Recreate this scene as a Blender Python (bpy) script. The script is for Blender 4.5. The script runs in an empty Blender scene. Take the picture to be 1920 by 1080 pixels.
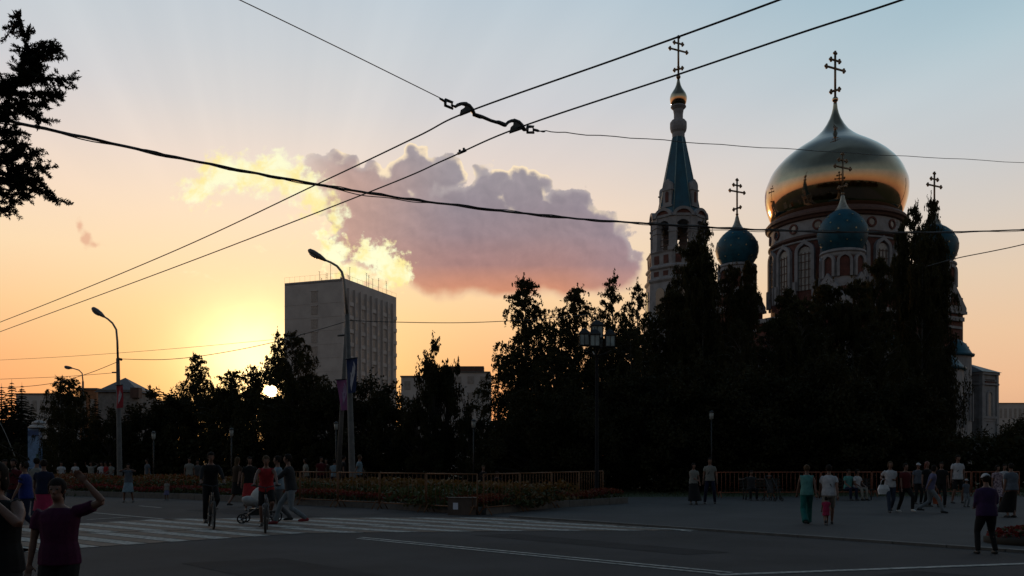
import bpy, bmesh, math, random
import numpy as np
from mathutils import Vector, Matrix

C = bpy.context.scene
COL = C.collection
PI = math.pi
R = math.radians

# ---------------------------------------------------------------- camera
FOC, CX, HY, CH = 1650.0, 960.0, 865.0, 1.6      # focal length and horizon of the photograph
cam = bpy.data.cameras.new('camera')
cam_ob = bpy.data.objects.new('camera', cam)
COL.objects.link(cam_ob)
C.camera = cam_ob
cam_ob.location = (0, 0, CH)
cam_ob.rotation_euler = (PI / 2, 0, 0)
cam.sensor_width = 36
cam.lens = 36 * FOC / 1920
cam.shift_y = (HY - 540) / 1920
cam.clip_start = 0.1
cam.clip_end = 6000


def P(px, py, d):
    return Vector(((px - CX) / FOC * d, d, CH + (HY - py) / FOC * d))


def G(px, py):
    d = FOC * CH / (py - HY)
    return Vector(((px - CX) / FOC * d, d, 0))


def lin(r, g, b):
    def f(c):
        c /= 255.0
        return c / 12.92 if c <= 0.04045 else ((c + 0.055) / 1.055) ** 2.4
    return (f(r), f(g), f(b), 1)


# ---------------------------------------------------------------- world / sky
SUN_EL, SUN_AZ = R(4.38), math.atan((508 - CX) / FOC)     # azimuth measured from +Y towards +X
w = bpy.data.worlds.new("World")
C.world = w
w.use_nodes = True
nt = w.node_tree
nt.nodes.clear()


class NB:
    """tiny node-graph builder"""
    def __init__(s, nt): s.nt = nt

    def val(s, n, i, v):
        if isinstance(v, bpy.types.NodeSocket): s.nt.links.new(v, n.inputs[i])
        elif v is not None: n.inputs[i].default_value = v

    def m(s, op, a, b=None, c=None, clamp=False):
        n = s.nt.nodes.new('ShaderNodeMath'); n.operation = op; n.use_clamp = clamp
        s.val(n, 0, a); s.val(n, 1, b); s.val(n, 2, c)
        return n.outputs[0]

    def v(s, op, a, b=None, c=None):
        n = s.nt.nodes.new('ShaderNodeVectorMath'); n.operation = op
        s.val(n, 0, a); s.val(n, 1, b); s.val(n, 2, c)
        return n.outputs['Value'] if op in ('LENGTH', 'DOT_PRODUCT', 'DISTANCE') else n.outputs[0]

    def ss(s, x, lo, hi, a=0.0, b=1.0):
        n = s.nt.nodes.new('ShaderNodeMapRange'); n.interpolation_type = 'SMOOTHSTEP'
        for i, q in enumerate((x, lo, hi, a, b)): s.val(n, i, q)
        return n.outputs[0]

    def mix(s, f, a, b, mode='MIX'):
        n = s.nt.nodes.new('ShaderNodeMix'); n.data_type = 'RGBA'; n.blend_type = mode
        s.val(n, 0, f); s.val(n, 6, a); s.val(n, 7, b)
        return n.outputs[2]

    def ramp(s, f, pts, interp='LINEAR'):
        n = s.nt.nodes.new('ShaderNodeValToRGB'); n.color_ramp.interpolation = interp
        e = n.color_ramp.elements
        pts = sorted(pts, key=lambda q: q[0])
        e[0].position, e[0].color = pts[0]
        e[1].position, e[1].color = pts[-1]
        for p, c in pts[1:-1]:
            x = e.new(p); x.color = c
        s.val(n, 0, f)
        return n.outputs[0]

    def noise(s, vec, scale, detail=4, rough=.55, dist=0.0):
        n = s.nt.nodes.new('ShaderNodeTexNoise')
        n.inputs['Scale'].default_value = scale; n.inputs['Detail'].default_value = detail
        n.inputs['Roughness'].default_value = rough; n.inputs['Distortion'].default_value = dist
        if vec is not None: s.nt.links.new(vec, n.inputs['Vector'])
        return n.outputs[0]


g = NB(nt)
tc = nt.nodes.new('ShaderNodeTexCoord')
sep = nt.nodes.new('ShaderNodeSeparateXYZ')
nt.links.new(tc.outputs['Generated'], sep.inputs[0])
dx, dy, dz = sep.outputs
hor = g.m('SQRT', g.m('ADD', g.m('MULTIPLY', dx, dx), g.m('MULTIPLY', dy, dy)))
tel = g.m('DIVIDE', dz, g.m('MAXIMUM', hor, 1e-4))           # tangent of the elevation
cosaz = g.m('DIVIDE', g.m('ADD', g.m('MULTIPLY', dx, math.sin(SUN_AZ)), g.m('MULTIPLY', dy, math.cos(SUN_AZ))), g.m('MAXIMUM', hor, 1e-4))
ang = g.m('DIVIDE', g.m('ARCCOSINE', g.m('MINIMUM', cosaz, 0.99999)), R(45))   # 1 = 45 degrees from the sun
fe = g.m('MULTIPLY', tel, 1 / 1.2, clamp=True)


def el_ramp(rows):      # rows: (py, rgb) along the photo's height, plus high sky
    return g.ramp(fe, [(max(0, (HY - y) / FOC) / 1.2, lin(*c)) for y, c in rows], 'LINEAR')


HIGH = [(-500, (138, 168, 188)), (-1100, (104, 140, 172))]
rS = el_ramp([(865, (252, 172, 92)), (770, (252, 182, 108)), (690, (253, 202, 130)), (600, (253, 214, 152)), (520, (253, 220, 174)), (430, (252, 224, 192)),
              (330, (240, 221, 206)), (220, (218, 214, 212)), (120, (205, 209, 213)), (0, (193, 204, 213))] + HIGH)
rM = el_ramp([(865, (238, 146, 98)), (760, (249, 166, 108)), (690, (250, 182, 124)), (600, (251, 204, 150)), (500, (251, 220, 180)), (400, (246, 220, 196)),
              (300, (226, 213, 206)), (200, (208, 208, 212)), (100, (200, 207, 213)), (0, (189, 203, 213))] + HIGH)
rR = el_ramp([(865, (208, 156, 124)), (740, (238, 187, 146)), (650, (238, 198, 160)), (550, (230, 205, 178)), (450, (216, 205, 194)),
              (350, (203, 204, 205)), (250, (192, 203, 209)), (150, (176, 198, 208)), (50, (161, 190, 204)), (0, (153, 185, 202))] + HIGH)
sky = g.mix(g.ss(ang, 0.05, 0.36), rS, rM)
sky = g.mix(g.ss(ang, 0.30, 1.0), sky, rR)
# physical sky adds its own forward glow
nish = nt.nodes.new('ShaderNodeTexSky'); nish.sky_type = 'NISHITA'; nish.sun_disc = False
nish.sun_elevation = SUN_EL; nish.sun_rotation = SUN_AZ; nish.dust_density = 2.0
sky = g.mix(1.0, g.mix(1.0, sky, (.98, .98, .98, 1), 'MULTIPLY'), g.mix(1.0, nish.outputs[0], (.0035, .0035, .0035, 1), 'MULTIPLY'), 'ADD')

# after sunset side: the sky overhead and behind is much dimmer than the sunset side
cosal = cosaz
sky = g.mix(1.0, sky, g.v('MULTIPLY', (1, 1, 1), g.m('MULTIPLY', g.ss(cosal, -.5, .68, .50, 1.0), g.ss(tel, .62, 1.6, 1.0, .5))), 'MULTIPLY')
# gnomonic coordinates of the sky in front, one unit = 100 px of the photograph
front = g.ss(dy, 0.05, 0.2)
yy = g.m('MAXIMUM', dy, 0.05)
PX = g.m('MULTIPLY_ADD', g.m('DIVIDE', dx, yy), FOC / 100, CX / 100)
PY = g.m('MULTIPLY_ADD', g.m('DIVIDE', dz, yy), -FOC / 100, HY / 100)
cmb = nt.nodes.new('ShaderNodeCombineXYZ')
nt.links.new(PX, cmb.inputs[0]); nt.links.new(PY, cmb.inputs[1])
Q = cmb.outputs[0]
nz = nt.nodes.new('ShaderNodeTexNoise'); nz.inputs['Scale'].default_value = 1.4; nz.inputs['Detail'].default_value = 3
nt.links.new(Q, nz.inputs['Vector'])
warp = g.v('SUBTRACT', nz.outputs['Color'], (.5, .5, .5))
Qw = g.v('ADD', Q, g.v('MULTIPLY', warp, (.42, .36, 0)))


def blobs(lst, q, k=.12):
    f = None
    for cx, cy, rx, ry in lst:
        l = g.v('LENGTH', g.v('MULTIPLY_ADD', q, (1 / rx, 1 / ry, 0), (-cx / rx, -cy / ry, 0)))
        r = min(rx, ry)
        e = g.m('MULTIPLY_ADD', l, -r, r)
        f = e if f is None else g.m('SMOOTH_MAX', f, e, k)
    return f


# crepuscular rays fanning out of the sun, very faint
sx, sy = 5.08, 7.34
rayang = g.m('ARCTAN2', g.m('SUBTRACT', PX, sx), g.m('SUBTRACT', sy, PY))
cr = nt.nodes.new('ShaderNodeCombineXYZ'); nt.links.new(rayang, cr.inputs[0])
ray = g.noise(cr.outputs[0], 5.0, 3, .5)
rayf = g.m('MULTIPLY', g.ss(PY, 4.4, 1.8), g.m('MULTIPLY', front, g.m('MULTIPLY', g.ss(tel, 0.75, .5), g.m('SUBTRACT', ray, .5))))
sky = g.mix(1.0, sky, g.v('ADD', (1, 1, 1), g.v('MULTIPLY', (.24, .21, .17), rayf)), 'MULTIPLY')

# main cloud
body = blobs([(6.15, 3.3, .72, .58), (6.75, 3.75, .85, .75), (7.35, 3.75, .7, .6), (7.78, 3.28, .62, .55), (8.35, 3.3, .42, .42), (7.6, 4.4, 1.3, .95),
              (8.7, 4.5, 1.5, 1.1), (9.15, 3.55, .42, .52), (9.8, 3.7, .56, .56), (10.15, 3.45, .28, .24), (10.0, 4.6, 1.4, .98), (10.68, 3.98, .52, .5),
              (11.2, 4.6, .72, .72), (11.5, 4.7, .5, .62), (11.4, 5.05, .76, .52), (9.5, 4.98, 1.9, .72), (10.7, 5.15, 1.35, .5),
              (8.2, 4.95, .8, .72), (6.9, 4.35, .62, .52), (6.5, 4.6, .42, .5), (6.95, 5.35, .32, .16)], Qw)
vor = nt.nodes.new('ShaderNodeTexVoronoi'); vor.feature = 'SMOOTH_F1'; vor.inputs['Scale'].default_value = 3.4
vor.inputs['Smoothness'].default_value = .35
nt.links.new(Qw, vor.inputs['Vector'])
fine = g.noise(Q, 4.5, 6, .6)
puff = g.m('ADD', g.m('MULTIPLY', g.m('SUBTRACT', .42, vor.outputs['Distance']), .30), g.m('MULTIPLY', g.m('SUBTRACT', fine, .5), .22))
lowsoft = g.ss(PY, 4.6, 5.4)                                  # underside is smooth and soft
puff = g.m('MULTIPLY', puff, g.m('MULTIPLY_ADD', lowsoft, -.75, 1.0))
dist = g.m('ADD', body, puff)
cm = g.ss(dist, 0.0, g.m('MULTIPLY_ADD', lowsoft, .22, .05))
cm = g.m('MULTIPLY', cm, g.m('MULTIPLY_ADD', g.ss(PX, 6.6, 5.4), -.7, 1.0))    # dissolves at its left
cm = g.m('MULTIPLY', cm, front)
ccol = g.ramp(g.ss(PY, 2.7, 5.7), [(0, lin(160, 154, 160)), (.35, lin(152, 141, 149)), (.6, lin(158, 138, 143)), (.85, lin(174, 135, 130)), (1, lin(220, 150, 116))])
warm = g.m('MULTIPLY', g.ss(PX, 8.8, 6.0), g.ss(PY, 2.4, 3.6))
ccol = g.mix(g.m('MULTIPLY', warm, .6), ccol, lin(226, 178, 152))
ccol = g.mix(g.m('MULTIPLY', g.ss(PX, 10.2, 12), .35), ccol, lin(154, 146, 162))
inner = g.noise(Qw, 2.2, 7, .6)
ccol = g.mix(1.0, ccol, g.v('ADD', (.87, .86, .86), g.v('MULTIPLY', (.18, .17, .17), inner)), 'MULTIPLY')
relief = g.m('SUBTRACT', g.noise(Qw, 2.6, 5, .55), g.noise(g.v('ADD', Qw, (-.07, .10, 0)), 2.6, 5, .55))
ccol = g.mix(1.0, ccol, g.v('ADD', (1, 1, 1), g.v('MULTIPLY', (.42, .38, .34), g.m('MULTIPLY', relief, g.m('MULTIPLY_ADD', lowsoft, -.5, 1.0)))), 'MULTIPLY')
thin = g.m('MULTIPLY', g.ss(dist, .22, .0), .55)
ccol = g.mix(thin, ccol, lin(196, 186, 184))
# sunlit rims
rimn = g.ss(g.noise(Q, 1.5, 2, .5), .40, .54)
rimband = g.m('MULTIPLY', g.ss(dist, .17, .03), g.m('MULTIPLY', rimn, g.ss(PY, 4.6, 3.6)))
ccol = g.mix(rimband, ccol, lin(255, 232, 196))
sky = g.mix(cm, sky, ccol)
# golden burning edge and gap
gold = blobs([(7.0, 4.78, .46, .36), (6.75, 5.1, .4, .3), (7.38, 5.08, .40, .40), (7.2, 4.9, .36, .46), (6.25, 4.75, .32, .44), (6.02, 4.5, .22, .3), (6.45, 5.15, .26, .2)], Qw, .05)
goldm = g.ss(g.m('ADD', gold, g.m('MULTIPLY', g.m('SUBTRACT', fine, .52), 1.0)), -.02, .18)
band = blobs([(3.75, 3.6, .42, .3), (4.3, 3.25, .75, .42), (5.0, 3.25, .75, .42), (5.55, 3.5, .6, .34), (5.95, 3.8, .45, .28), (6.28, 4.05, .32, .24)], Qw, .15)
bandm = g.ss(g.m('ADD', band, g.m('MULTIPLY', g.m('SUBTRACT', fine, .5), .95)), -.06, .22)
wisps = g.m('MULTIPLY', g.ss(g.noise(g.v('MULTIPLY', Qw, (.8, 1.6, 1)), 1.3, 6, .62), .56, .76), g.m('MULTIPLY', g.ss(g.v('LENGTH', g.v('MULTIPLY_ADD', Q, (.42, .8, 0), (-4.6 * .42, -4.9 * .8, 0))), 1.0, .3), .6))
gm = g.m('MULTIPLY', front, g.m('MAXIMUM', goldm, g.m('MAXIMUM', g.m('MULTIPLY', bandm, .9), wisps)))
gcol = g.mix(g.ss(inner, .35, .6), lin(255, 238, 160), lin(255, 255, 212))
sky = g.mix(gm, sky, gcol)
# the small cloud on the left
sm = blobs([(1.5, 4.25, .07, .14), (1.62, 4.5, .12, .15), (1.8, 4.62, .12, .06)], g.v('ADD', Q, g.v('MULTIPLY', warp, (.2, .2, 0))), .08)
smm = g.m('MULTIPLY', g.ss(g.m('ADD', sm, g.m('MULTIPLY', g.m('SUBTRACT', fine, .5), .2)), -.03, .08), g.m('MULTIPLY', front, .75))
sky = g.mix(smm, sky, lin(228, 172, 142))

# aureole and the sun itself
sunv = Vector((math.sin(SUN_AZ) * math.cos(SUN_EL), math.cos(SUN_AZ) * math.cos(SUN_EL), math.sin(SUN_EL)))
sd = g.m('ARCCOSINE', g.m('MINIMUM', g.v('DOT_PRODUCT', tc.outputs['Generated'], tuple(sunv)), 0.9999999))
aur = g.m('POWER', 2.718, g.m('MULTIPLY', sd, -1 / R(2.2)))
aur2 = g.m('POWER', 2.718, g.m('MULTIPLY', sd, -1 / R(8)))
sky = g.mix(1.0, sky, g.v('MULTIPLY', (1.3, 1.0, .5), aur), 'ADD')
# thin veil lit from behind, just above and left of the sun
vl = g.v('LENGTH', g.v('MULTIPLY_ADD', Qw, (1 / 1.0, 1 / .8, 0), (-4.6 / 1.0, -6.6 / .8, 0)))
sky = g.mix(1.0, sky, g.v('MULTIPLY', (.75, .64, .32), g.m('MULTIPLY', front, g.m('POWER', 2.718, g.m('MULTIPLY', g.m('MULTIPLY', vl, vl), -1.0)))), 'ADD')
halo = g.m('POWER', 2.718, g.m('MULTIPLY', sd, -1 / R(.42)))
sky = g.mix(1.0, sky, g.v('MULTIPLY', (5, 2.6, .8), halo), 'ADD')
disc = g.ss(sd, R(.42), R(.28))
sky = g.mix(disc, sky, (16, 12, 7.5, 1))
sky = g.mix(g.ss(dz, -0.02, 0.0), (.02, .02, .022, 1), sky)
bg = nt.nodes.new('ShaderNodeBackground'); out = nt.nodes.new('ShaderNodeOutputWorld')
nt.links.new(sky, bg.inputs[0]); nt.links.new(bg.outputs[0], out.inputs[0])
bg.inputs[1].default_value = 1.0
w.cycles.sampling_method = 'MANUAL'; w.cycles.sample_map_resolution = 1024

# ---------------------------------------------------------------- sun, exposure
sun = bpy.data.lights.new('sun', 'SUN')
sun.energy = 0.9; sun.angle = R(.5); sun.color = (1, .55, .25)
sun_ob = bpy.data.objects.new('sun', sun)
COL.objects.link(sun_ob)
sun_ob.rotation_euler = sunv.to_track_quat('Z', 'Y').to_euler()
C.view_settings.view_transform = 'Standard'
C.view_settings.look = 'None'
C.view_settings.exposure = 0
C.view_settings.gamma = 1

# ---------------------------------------------------------------- helpers
rng = np.random.default_rng(7)
random.seed(7)
MATS = {}


def mat(name, col, rough=.7, metal=0.0, var=.18, scale=3.0, bump=0.0, bscale=None, spec=.4, transl=0.0, col2=None, streak=None):
    if name in MATS: return MATS[name]
    m = bpy.data.materials.new(name); m.use_nodes = True
    n = NB(m.node_tree); nodes = m.node_tree.nodes
    b = nodes['Principled BSDF']
    t = nodes.new('ShaderNodeTexCoord')
    vec = t.outputs['Object']
    if streak: vec = n.v('MULTIPLY', vec, streak)
    f = n.noise(vec, scale, 5, .6)
    c = (*col, 1) if len(col) == 3 else tuple(col)
    c2 = ((*col2, 1) if len(col2) == 3 else tuple(col2)) if col2 else tuple(min(1, x * (1 - var * 1.6)) for x in c[:3]) + (1,)
    c1 = c if col2 else tuple(min(1, x * (1 + var)) for x in c[:3]) + (1,)
    cc = n.mix(n.ss(f, .3, .7), c2, c1)
    m.node_tree.links.new(cc, b.inputs['Base Color'])
    m.node_tree.links.new(n.m('MULTIPLY_ADD', f, .25, rough - .12), b.inputs['Roughness'])
    b.inputs['Metallic'].default_value = metal
    b.inputs['Specular IOR Level'].default_value = spec
    if bump:
        bn = nodes.new('ShaderNodeBump'); bn.inputs['Strength'].default_value = bump; bn.inputs['Distance'].default_value = .02
        m.node_tree.links.new(n.noise(t.outputs['Object'], bscale or scale * 6, 6, .6), bn.inputs['Height'])
        m.node_tree.links.new(bn.outputs[0], b.inputs['Normal'])
    if transl:
        o = nodes['Material Output']; tr = nodes.new('ShaderNodeBsdfTranslucent'); mx = nodes.new('ShaderNodeMixShader')
        m.node_tree.links.new(n.mix(1.0, cc, (1.6, 1.1, .5, 1), 'MULTIPLY'), tr.inputs[0]); mx.inputs[0].default_value = transl
        m.node_tree.links.new(b.outputs[0], mx.inputs[1]); m.node_tree.links.new(tr.outputs[0], mx.inputs[2])
        m.node_tree.links.new(mx.outputs[0], o.inputs[0])
    MATS[name] = m
    return m


def tag(o, label=None, cat=None, group=None, kind=None):
    if label: o['label'] = label
    if cat: o['category'] = cat
    if group: o['group'] = group
    if kind: o['kind'] = kind
    return o


def link(name, data, parent=None, loc=None, rz=0):
    o = bpy.data.objects.new(name, data); COL.objects.link(o)
    if parent: o.parent = parent
    if loc is not None: o.location = loc
    o.rotation_euler.z = rz
    return o


def thing(name, label, cat, loc=(0, 0, 0), rz=0, group=None):
    return tag(link(name, None, None, loc, rz), label, cat, group)


def clone(o, parent=None):
    c = o.copy(); COL.objects.link(c); c.parent = parent
    for ch in list(o.children): clone(ch, c)
    return c


class MB:
    def __init__(s): s.v = []; s.f = []; s.sm = []; s.mi = []; s.cur = 0

    def add(s, vs, fs, smooth=False):
        b = len(s.v)
        s.v += [tuple(v) for v in vs]
        s.f += [tuple(i + b for i in f) for f in fs]
        s.sm += [smooth] * len(fs); s.mi += [s.cur] * len(fs)
        return s

    def box(s, c, size, rz=0, M=None):
        x, y, z = [q / 2 for q in size]
        vs = [Vector((i * x, j * y, k * z)) for i in (-1, 1) for j in (-1, 1) for k in (-1, 1)]
        if M is None: M = Matrix.Rotation(rz, 4, 'Z')
        vs = [M @ v + Vector(c) for v in vs]
        return s.add(vs, [(0, 1, 3, 2), (4, 6, 7, 5), (0, 4, 5, 1), (2, 3, 7, 6), (0, 2, 6, 4), (1, 5, 7, 3)])

    def tube(s, pts, r, n=6, cap=True, smooth=True):
        pts = [Vector(p) for p in pts]
        rs = r if isinstance(r, (list, tuple)) else [r] * len(pts)
        vs = []; up = None
        for i, p in enumerate(pts):
            t = (pts[min(i + 1, len(pts) - 1)] - pts[max(i - 1, 0)]).normalized()
            if up is None:
                a = Vector((0, 0, 1)) if abs(t.z) < .9 else Vector((1, 0, 0))
                up = (a - t * a.dot(t)).normalized()
            else:
                up = (up - t * up.dot(t)).normalized()
            sd = t.cross(up)
            for k in range(n):
                a = 2 * PI * k / n
                vs.append(p + (up * math.cos(a) + sd * math.sin(a)) * rs[i])
        fs = [(i * n + k, i * n + (k + 1) % n, (i + 1) * n + (k + 1) % n, (i + 1) * n + k) for i in range(len(pts) - 1) for k in range(n)]
        if cap: fs += [tuple(range(n))[::-1], tuple((len(pts) - 1) * n + k for k in range(n))]
        return s.add(vs, fs, smooth)

    def lathe(s, prof, n=24, c=(0, 0, 0), smooth=True, rot=0, sx=1, sy=1):
        """prof: (radius, z) rows"""
        vs = []
        for r, z in prof:
            for k in range(n):
                a = 2 * PI * k / n + rot
                vs.append((c[0] + r * sx * math.cos(a), c[1] + r * sy * math.sin(a), c[2] + z))
        m = len(prof)
        fs = [(i * n + k, i * n + (k + 1) % n, (i + 1) * n + (k + 1) % n, (i + 1) * n + k) for i in range(m - 1) for k in range(n)]
        fs += [tuple(range(n))[::-1], tuple((m - 1) * n + k for k in range(n))]
        return s.add(vs, fs, smooth)

    def prism(s, poly, y0, y1, M=None):
        """polygon in x,z extruded from y0 to y1"""
        n = len(poly)
        vs = [Vector((x, y0, z)) for x, z in poly] + [Vector((x, y1, z)) for x, z in poly]
        if M is not None: vs = [M @ v for v in vs]
        fs = [tuple(range(n)), tuple(range(n, 2 * n))[::-1]] + [(i, (i + 1) % n + 0, (i + 1) % n + n, i + n)[::-1] for i in range(n)]
        return s.add(vs, fs)

    def slab(s, poly, z0, z1):
        n = len(poly)
        vs = [(x, y, z0) for x, y in poly] + [(x, y, z1) for x, y in poly]
        fs = [tuple(range(n))[::-1], tuple(range(n, 2 * n))] + [(i, (i + 1) % n, (i + 1) % n + n, i + n) for i in range(n)]
        return s.add(vs, fs)

    def sheet(s, poly, z):
        return s.add([(x, y, z) for x, y in poly], [tuple(range(len(poly)))])

    def sphere(s, c, r, n=10, m=6, sz=1.0):
        prof = [(max(1e-4, r * math.sin(PI * i / m)), -r * sz * math.cos(PI * i / m)) for i in range(m + 1)]
        return s.lathe(prof, n, c)

    def mesh(s, name, mats):
        me = bpy.data.meshes.new(name)
        me.from_pydata(s.v, [], s.f)
        if not isinstance(mats, (list, tuple)): mats = [mats]
        for q in mats: me.materials.append(q)
        me.polygons.foreach_set('use_smooth', s.sm)
        if len(mats) > 1: me.polygons.foreach_set('material_index', s.mi)
        me.update()
        return me

    def build(s, name, mats, parent=None, loc=None, rz=0):
        return link(name, s.mesh(name, mats), parent, loc, rz)


def circ(n, r=1.0, a0=0):
    return [(r * math.cos(a0 + 2 * PI * k / n), r * math.sin(a0 + 2 * PI * k / n)) for k in range(n)]


def quads_mesh(name, V, m, nv=4, extra=None):
    """V: (N, nv, 3) array -> one mesh of loose faces; extra: MB appended with a second material"""
    N = V.shape[0]
    me = bpy.data.meshes.new(name)
    me.vertices.add(N * nv); me.vertices.foreach_set('co', V.reshape(-1).astype(np.float32))
    me.loops.add(N * nv); me.loops.foreach_set('vertex_index', np.arange(N * nv, dtype=np.int32))
    me.polygons.add(N)
    me.polygons.foreach_set('loop_start', np.arange(0, N * nv, nv, dtype=np.int32))
    me.polygons.foreach_set('loop_total', np.full(N, nv, dtype=np.int32))
    me.materials.append(m)
    me.update(calc_edges=True)
    return me


def leaves(centers, size, aspect=.6, droop=0.0, dirs=None, rg=rng):
    """rhombic leaf faces at the centres; size scalar or array"""
    N = len(centers)
    a = rg.normal(size=(N, 3)) if dirs is None else dirs + rg.normal(size=(N, 3)) * .35
    a[:, 2] -= droop
    a /= np.linalg.norm(a, axis=1)[:, None]
    b = np.cross(a, rg.normal(size=(N, 3))); b /= np.linalg.norm(b, axis=1)[:, None]
    s = (np.broadcast_to(size, (N,)) * rg.uniform(.6, 1.3, N))[:, None]
    c = np.asarray(centers)
    return np.stack([c - a * s * .5, c + b * s * aspect * .5 - a * s * .05, c + a * s * .5, c - b * s * aspect * .5 - a * s * .05], axis=1)


# ---------------------------------------------------------------- materials
m_asphalt = mat('asphalt', (.040, .037, .039), .92, var=.26, scale=.35, bump=.5, bscale=60, spec=.2)
m_plaza = mat('plaza_paving', (.052, .050, .052), .9, var=.15, scale=.5, bump=.5, bscale=40, spec=.2)
m_soil = mat('soil', (.018, .014, .01), .95, scale=3)
m_grass = mat('grass_ground', (.018, .03, .009), .95, scale=.8, bump=.6, bscale=20)
m_kerb = mat('kerb_stone', (.07, .068, .066), .8, scale=4)
m_white_paint = mat('road_paint_white', (.40, .365, .34), .85, var=.3, scale=9, col2=(.10, .12, .115))
m_ochre_paint = mat('road_paint_ochre', (.16, .108, .080), .85, scale=5, col2=(.065, .050, .042))
m_wire = mat('wire_rubber', (.012, .011, .012), .6)
m_iron = mat('cast_iron', (.02, .019, .02), .5, metal=.3)
m_steel = mat('galvanised_steel', (.16, .155, .15), .45, metal=.5, scale=8)
m_pole = mat('pole_concrete', (.075, .07, .068), .8, scale=5)
m_black = mat('black_plastic', (.01, .01, .01), .5)
m_bark = mat('bark_dark', (.022, .018, .014), .9, scale=6, bump=.8)
m_birchbark = mat('bark_birch', (.09, .085, .075), .8, scale=3, col2=(.03, .025, .02), streak=(1, 1, 4))
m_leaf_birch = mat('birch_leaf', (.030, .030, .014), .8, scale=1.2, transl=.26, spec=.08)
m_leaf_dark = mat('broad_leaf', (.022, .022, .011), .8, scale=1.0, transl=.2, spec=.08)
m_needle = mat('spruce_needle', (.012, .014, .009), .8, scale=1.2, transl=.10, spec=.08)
m_rubber = mat('tyre_rubber', (.012, .012, .012), .8)
m_chrome = mat('polished_metal', (.45, .45, .45), .25, metal=1.0)

# ---------------------------------------------------------------- ground
MB().sheet([(-2500, -2500), (2500, -2500), (2500, 2500), (-2500, 2500)], 0).build('ground', m_grass)['kind'] = 'structure'
K0, K1 = Vector((.3, 24.7)), Vector((8.9, 15.3))          # kerb line between road and square
kd = (K1 - K0).normalized(); kn = Vector((-kd.y, kd.x))    # kn points away from the camera
if kn.y < 0: kn = -kn
s45 = kd
B1 = Vector((-.9, 26.1)); bedl = [(-60, 78), (-21, 40.8), (-14, 37.2), (-7.8, 32.2), (-4.1, 29.4), (-.9, 26.3)]
road_poly = [(-160, -40), tuple(K1 + kd * 75), tuple(K1), tuple(K0), tuple(K0 - kd * .6), (-.9, 26.4), (-4.1, 29.6), (-7.8, 32.4), (-14, 37.4), (-21, 41), (-60, 78), (-160, 120)]
MB().sheet(road_poly, .004).build('road', m_asphalt)['kind'] = 'structure'
sq = [tuple(K0 - kd * .6), tuple(K0), tuple(K1), tuple(K1 + kd * 75), (140, -40), (160, 80), (60, 70), (40, 44), (22, 40.5), (4.0, 39), (4.4, 33.6), (1.1, 29.9), (-.9, 26.4)]
MB().sheet(sq, .008).build('pavement', m_plaza)['kind'] = 'structure'
kb = MB()
for i in range(62):                                        # flush granite kerb laid stone by stone
    a = K0 - kd * .55 + kd * i * 1.0
    p = [a, a + kd * .985, a + kd * .985 + kn * .16, a + kn * .16]
    kb.slab([tuple(q) for q in p], .0, .055)
kb.build('kerb', m_kerb)['kind'] = 'structure'
pt = MB()
for c, l, w_, a in (((-3, 12.5), 4.5, 1.5, .0), ((6.5, 11.5), 3.0, 1.1, .1), ((1.5, 17.2), 5.5, .9, .02), ((-8, 27), 6, 1.3, .05), ((-2, 8.5), 2.2, 1.6, .3)):
    d_ = Vector((math.cos(a), math.sin(a))); d_ = Vector((kd.x * d_.x - kd.y * d_.y, kd.x * d_.y + kd.y * d_.x)); n_ = Vector((-d_.y, d_.x)); c = Vector(c)
    pt.sheet([tuple(c + d_ * (l / 2 * sx + .15 * sy) + n_ * w_ / 2 * sy) for sx, sy in ((-1, -1), (1, -1), (1, 1), (-1, 1))], .0082)
pt.build('road_patch', mat('asphalt_patch', (.030, .028, .030), .95, var=.2, scale=1.2, bump=.6, bscale=50, spec=.15))['kind'] = 'structure'
# ground behind the camera stays road; a lane of far pavement on the left beyond the road
MB().sheet([(-160, 125), (-60, 82), (-21, 44), (-21, 52), (-60, 100), (-160, 160)], .006).build('path', m_plaza)['kind'] = 'structure'


def clip(poly, a, n):
    """keep the part of polygon with (p-a).n >= 0"""
    out = []
    for i in range(len(poly)):
        p, q = poly[i], poly[(i + 1) % len(poly)]
        dp, dq = (p - a).dot(n), (q - a).dot(n)
        if dp >= 0: out.append(p)
        if dp * dq < 0: out.append(p + (q - p) * (dp / (dp - dq)))
    return out


# zebra crossing: stripes along the road, white and ochre in turn, two rows with a seam between
zpoly = [Vector(q) for q in [(-13.2, 18.0), (-9.2, 14.9), (-4.6, 19.5), (.6, 20.15), (4.3, 20.25), (.15, 24.6), (-.3, 24.9), (-6, 24.7), (-9.6, 24.3), (-10.9, 22.6), (-13.5, 21.2)]]
seam_a, seam_n = Vector((-9.5, 19.6)), Vector((-.36, 1)).normalized()
zd = Vector((math.cos(R(-38.5)), math.sin(R(-38.5)))); zn = Vector((-zd.y, zd.x))
wm, om = MB(), MB()
for row in (0, 1):
    nn = seam_n if row else -seam_n
    base = clip(zpoly, seam_a + nn * .05, nn)
    for k in range(-24, 48):
        off = k * .44 + row * .22
        a = Vector((-9.5, 19.6)) + zn * off
        st = clip(base, a, zn)
        if len(st) > 2: st = clip(st, a + zn * .395, -zn)
        if len(st) > 2:
            (wm if k % 2 == 0 else om).sheet([tuple(q) for q in st], .0125)
wm.build('crosswalk_marking', m_white_paint)['kind'] = 'structure'
om.build('crosswalk_marking_ochre', m_ochre_paint)['kind'] = 'structure'


def stripe(mb, a, b, wd, z=.0125):
    a, b = Vector(a[:2]), Vector(b[:2]); d = (b - a).normalized(); n = Vector((-d.y, d.x)) * wd / 2
    mb.sheet([tuple(a - n), tuple(b - n), tuple(b + n), tuple(a + n)], z)


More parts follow.
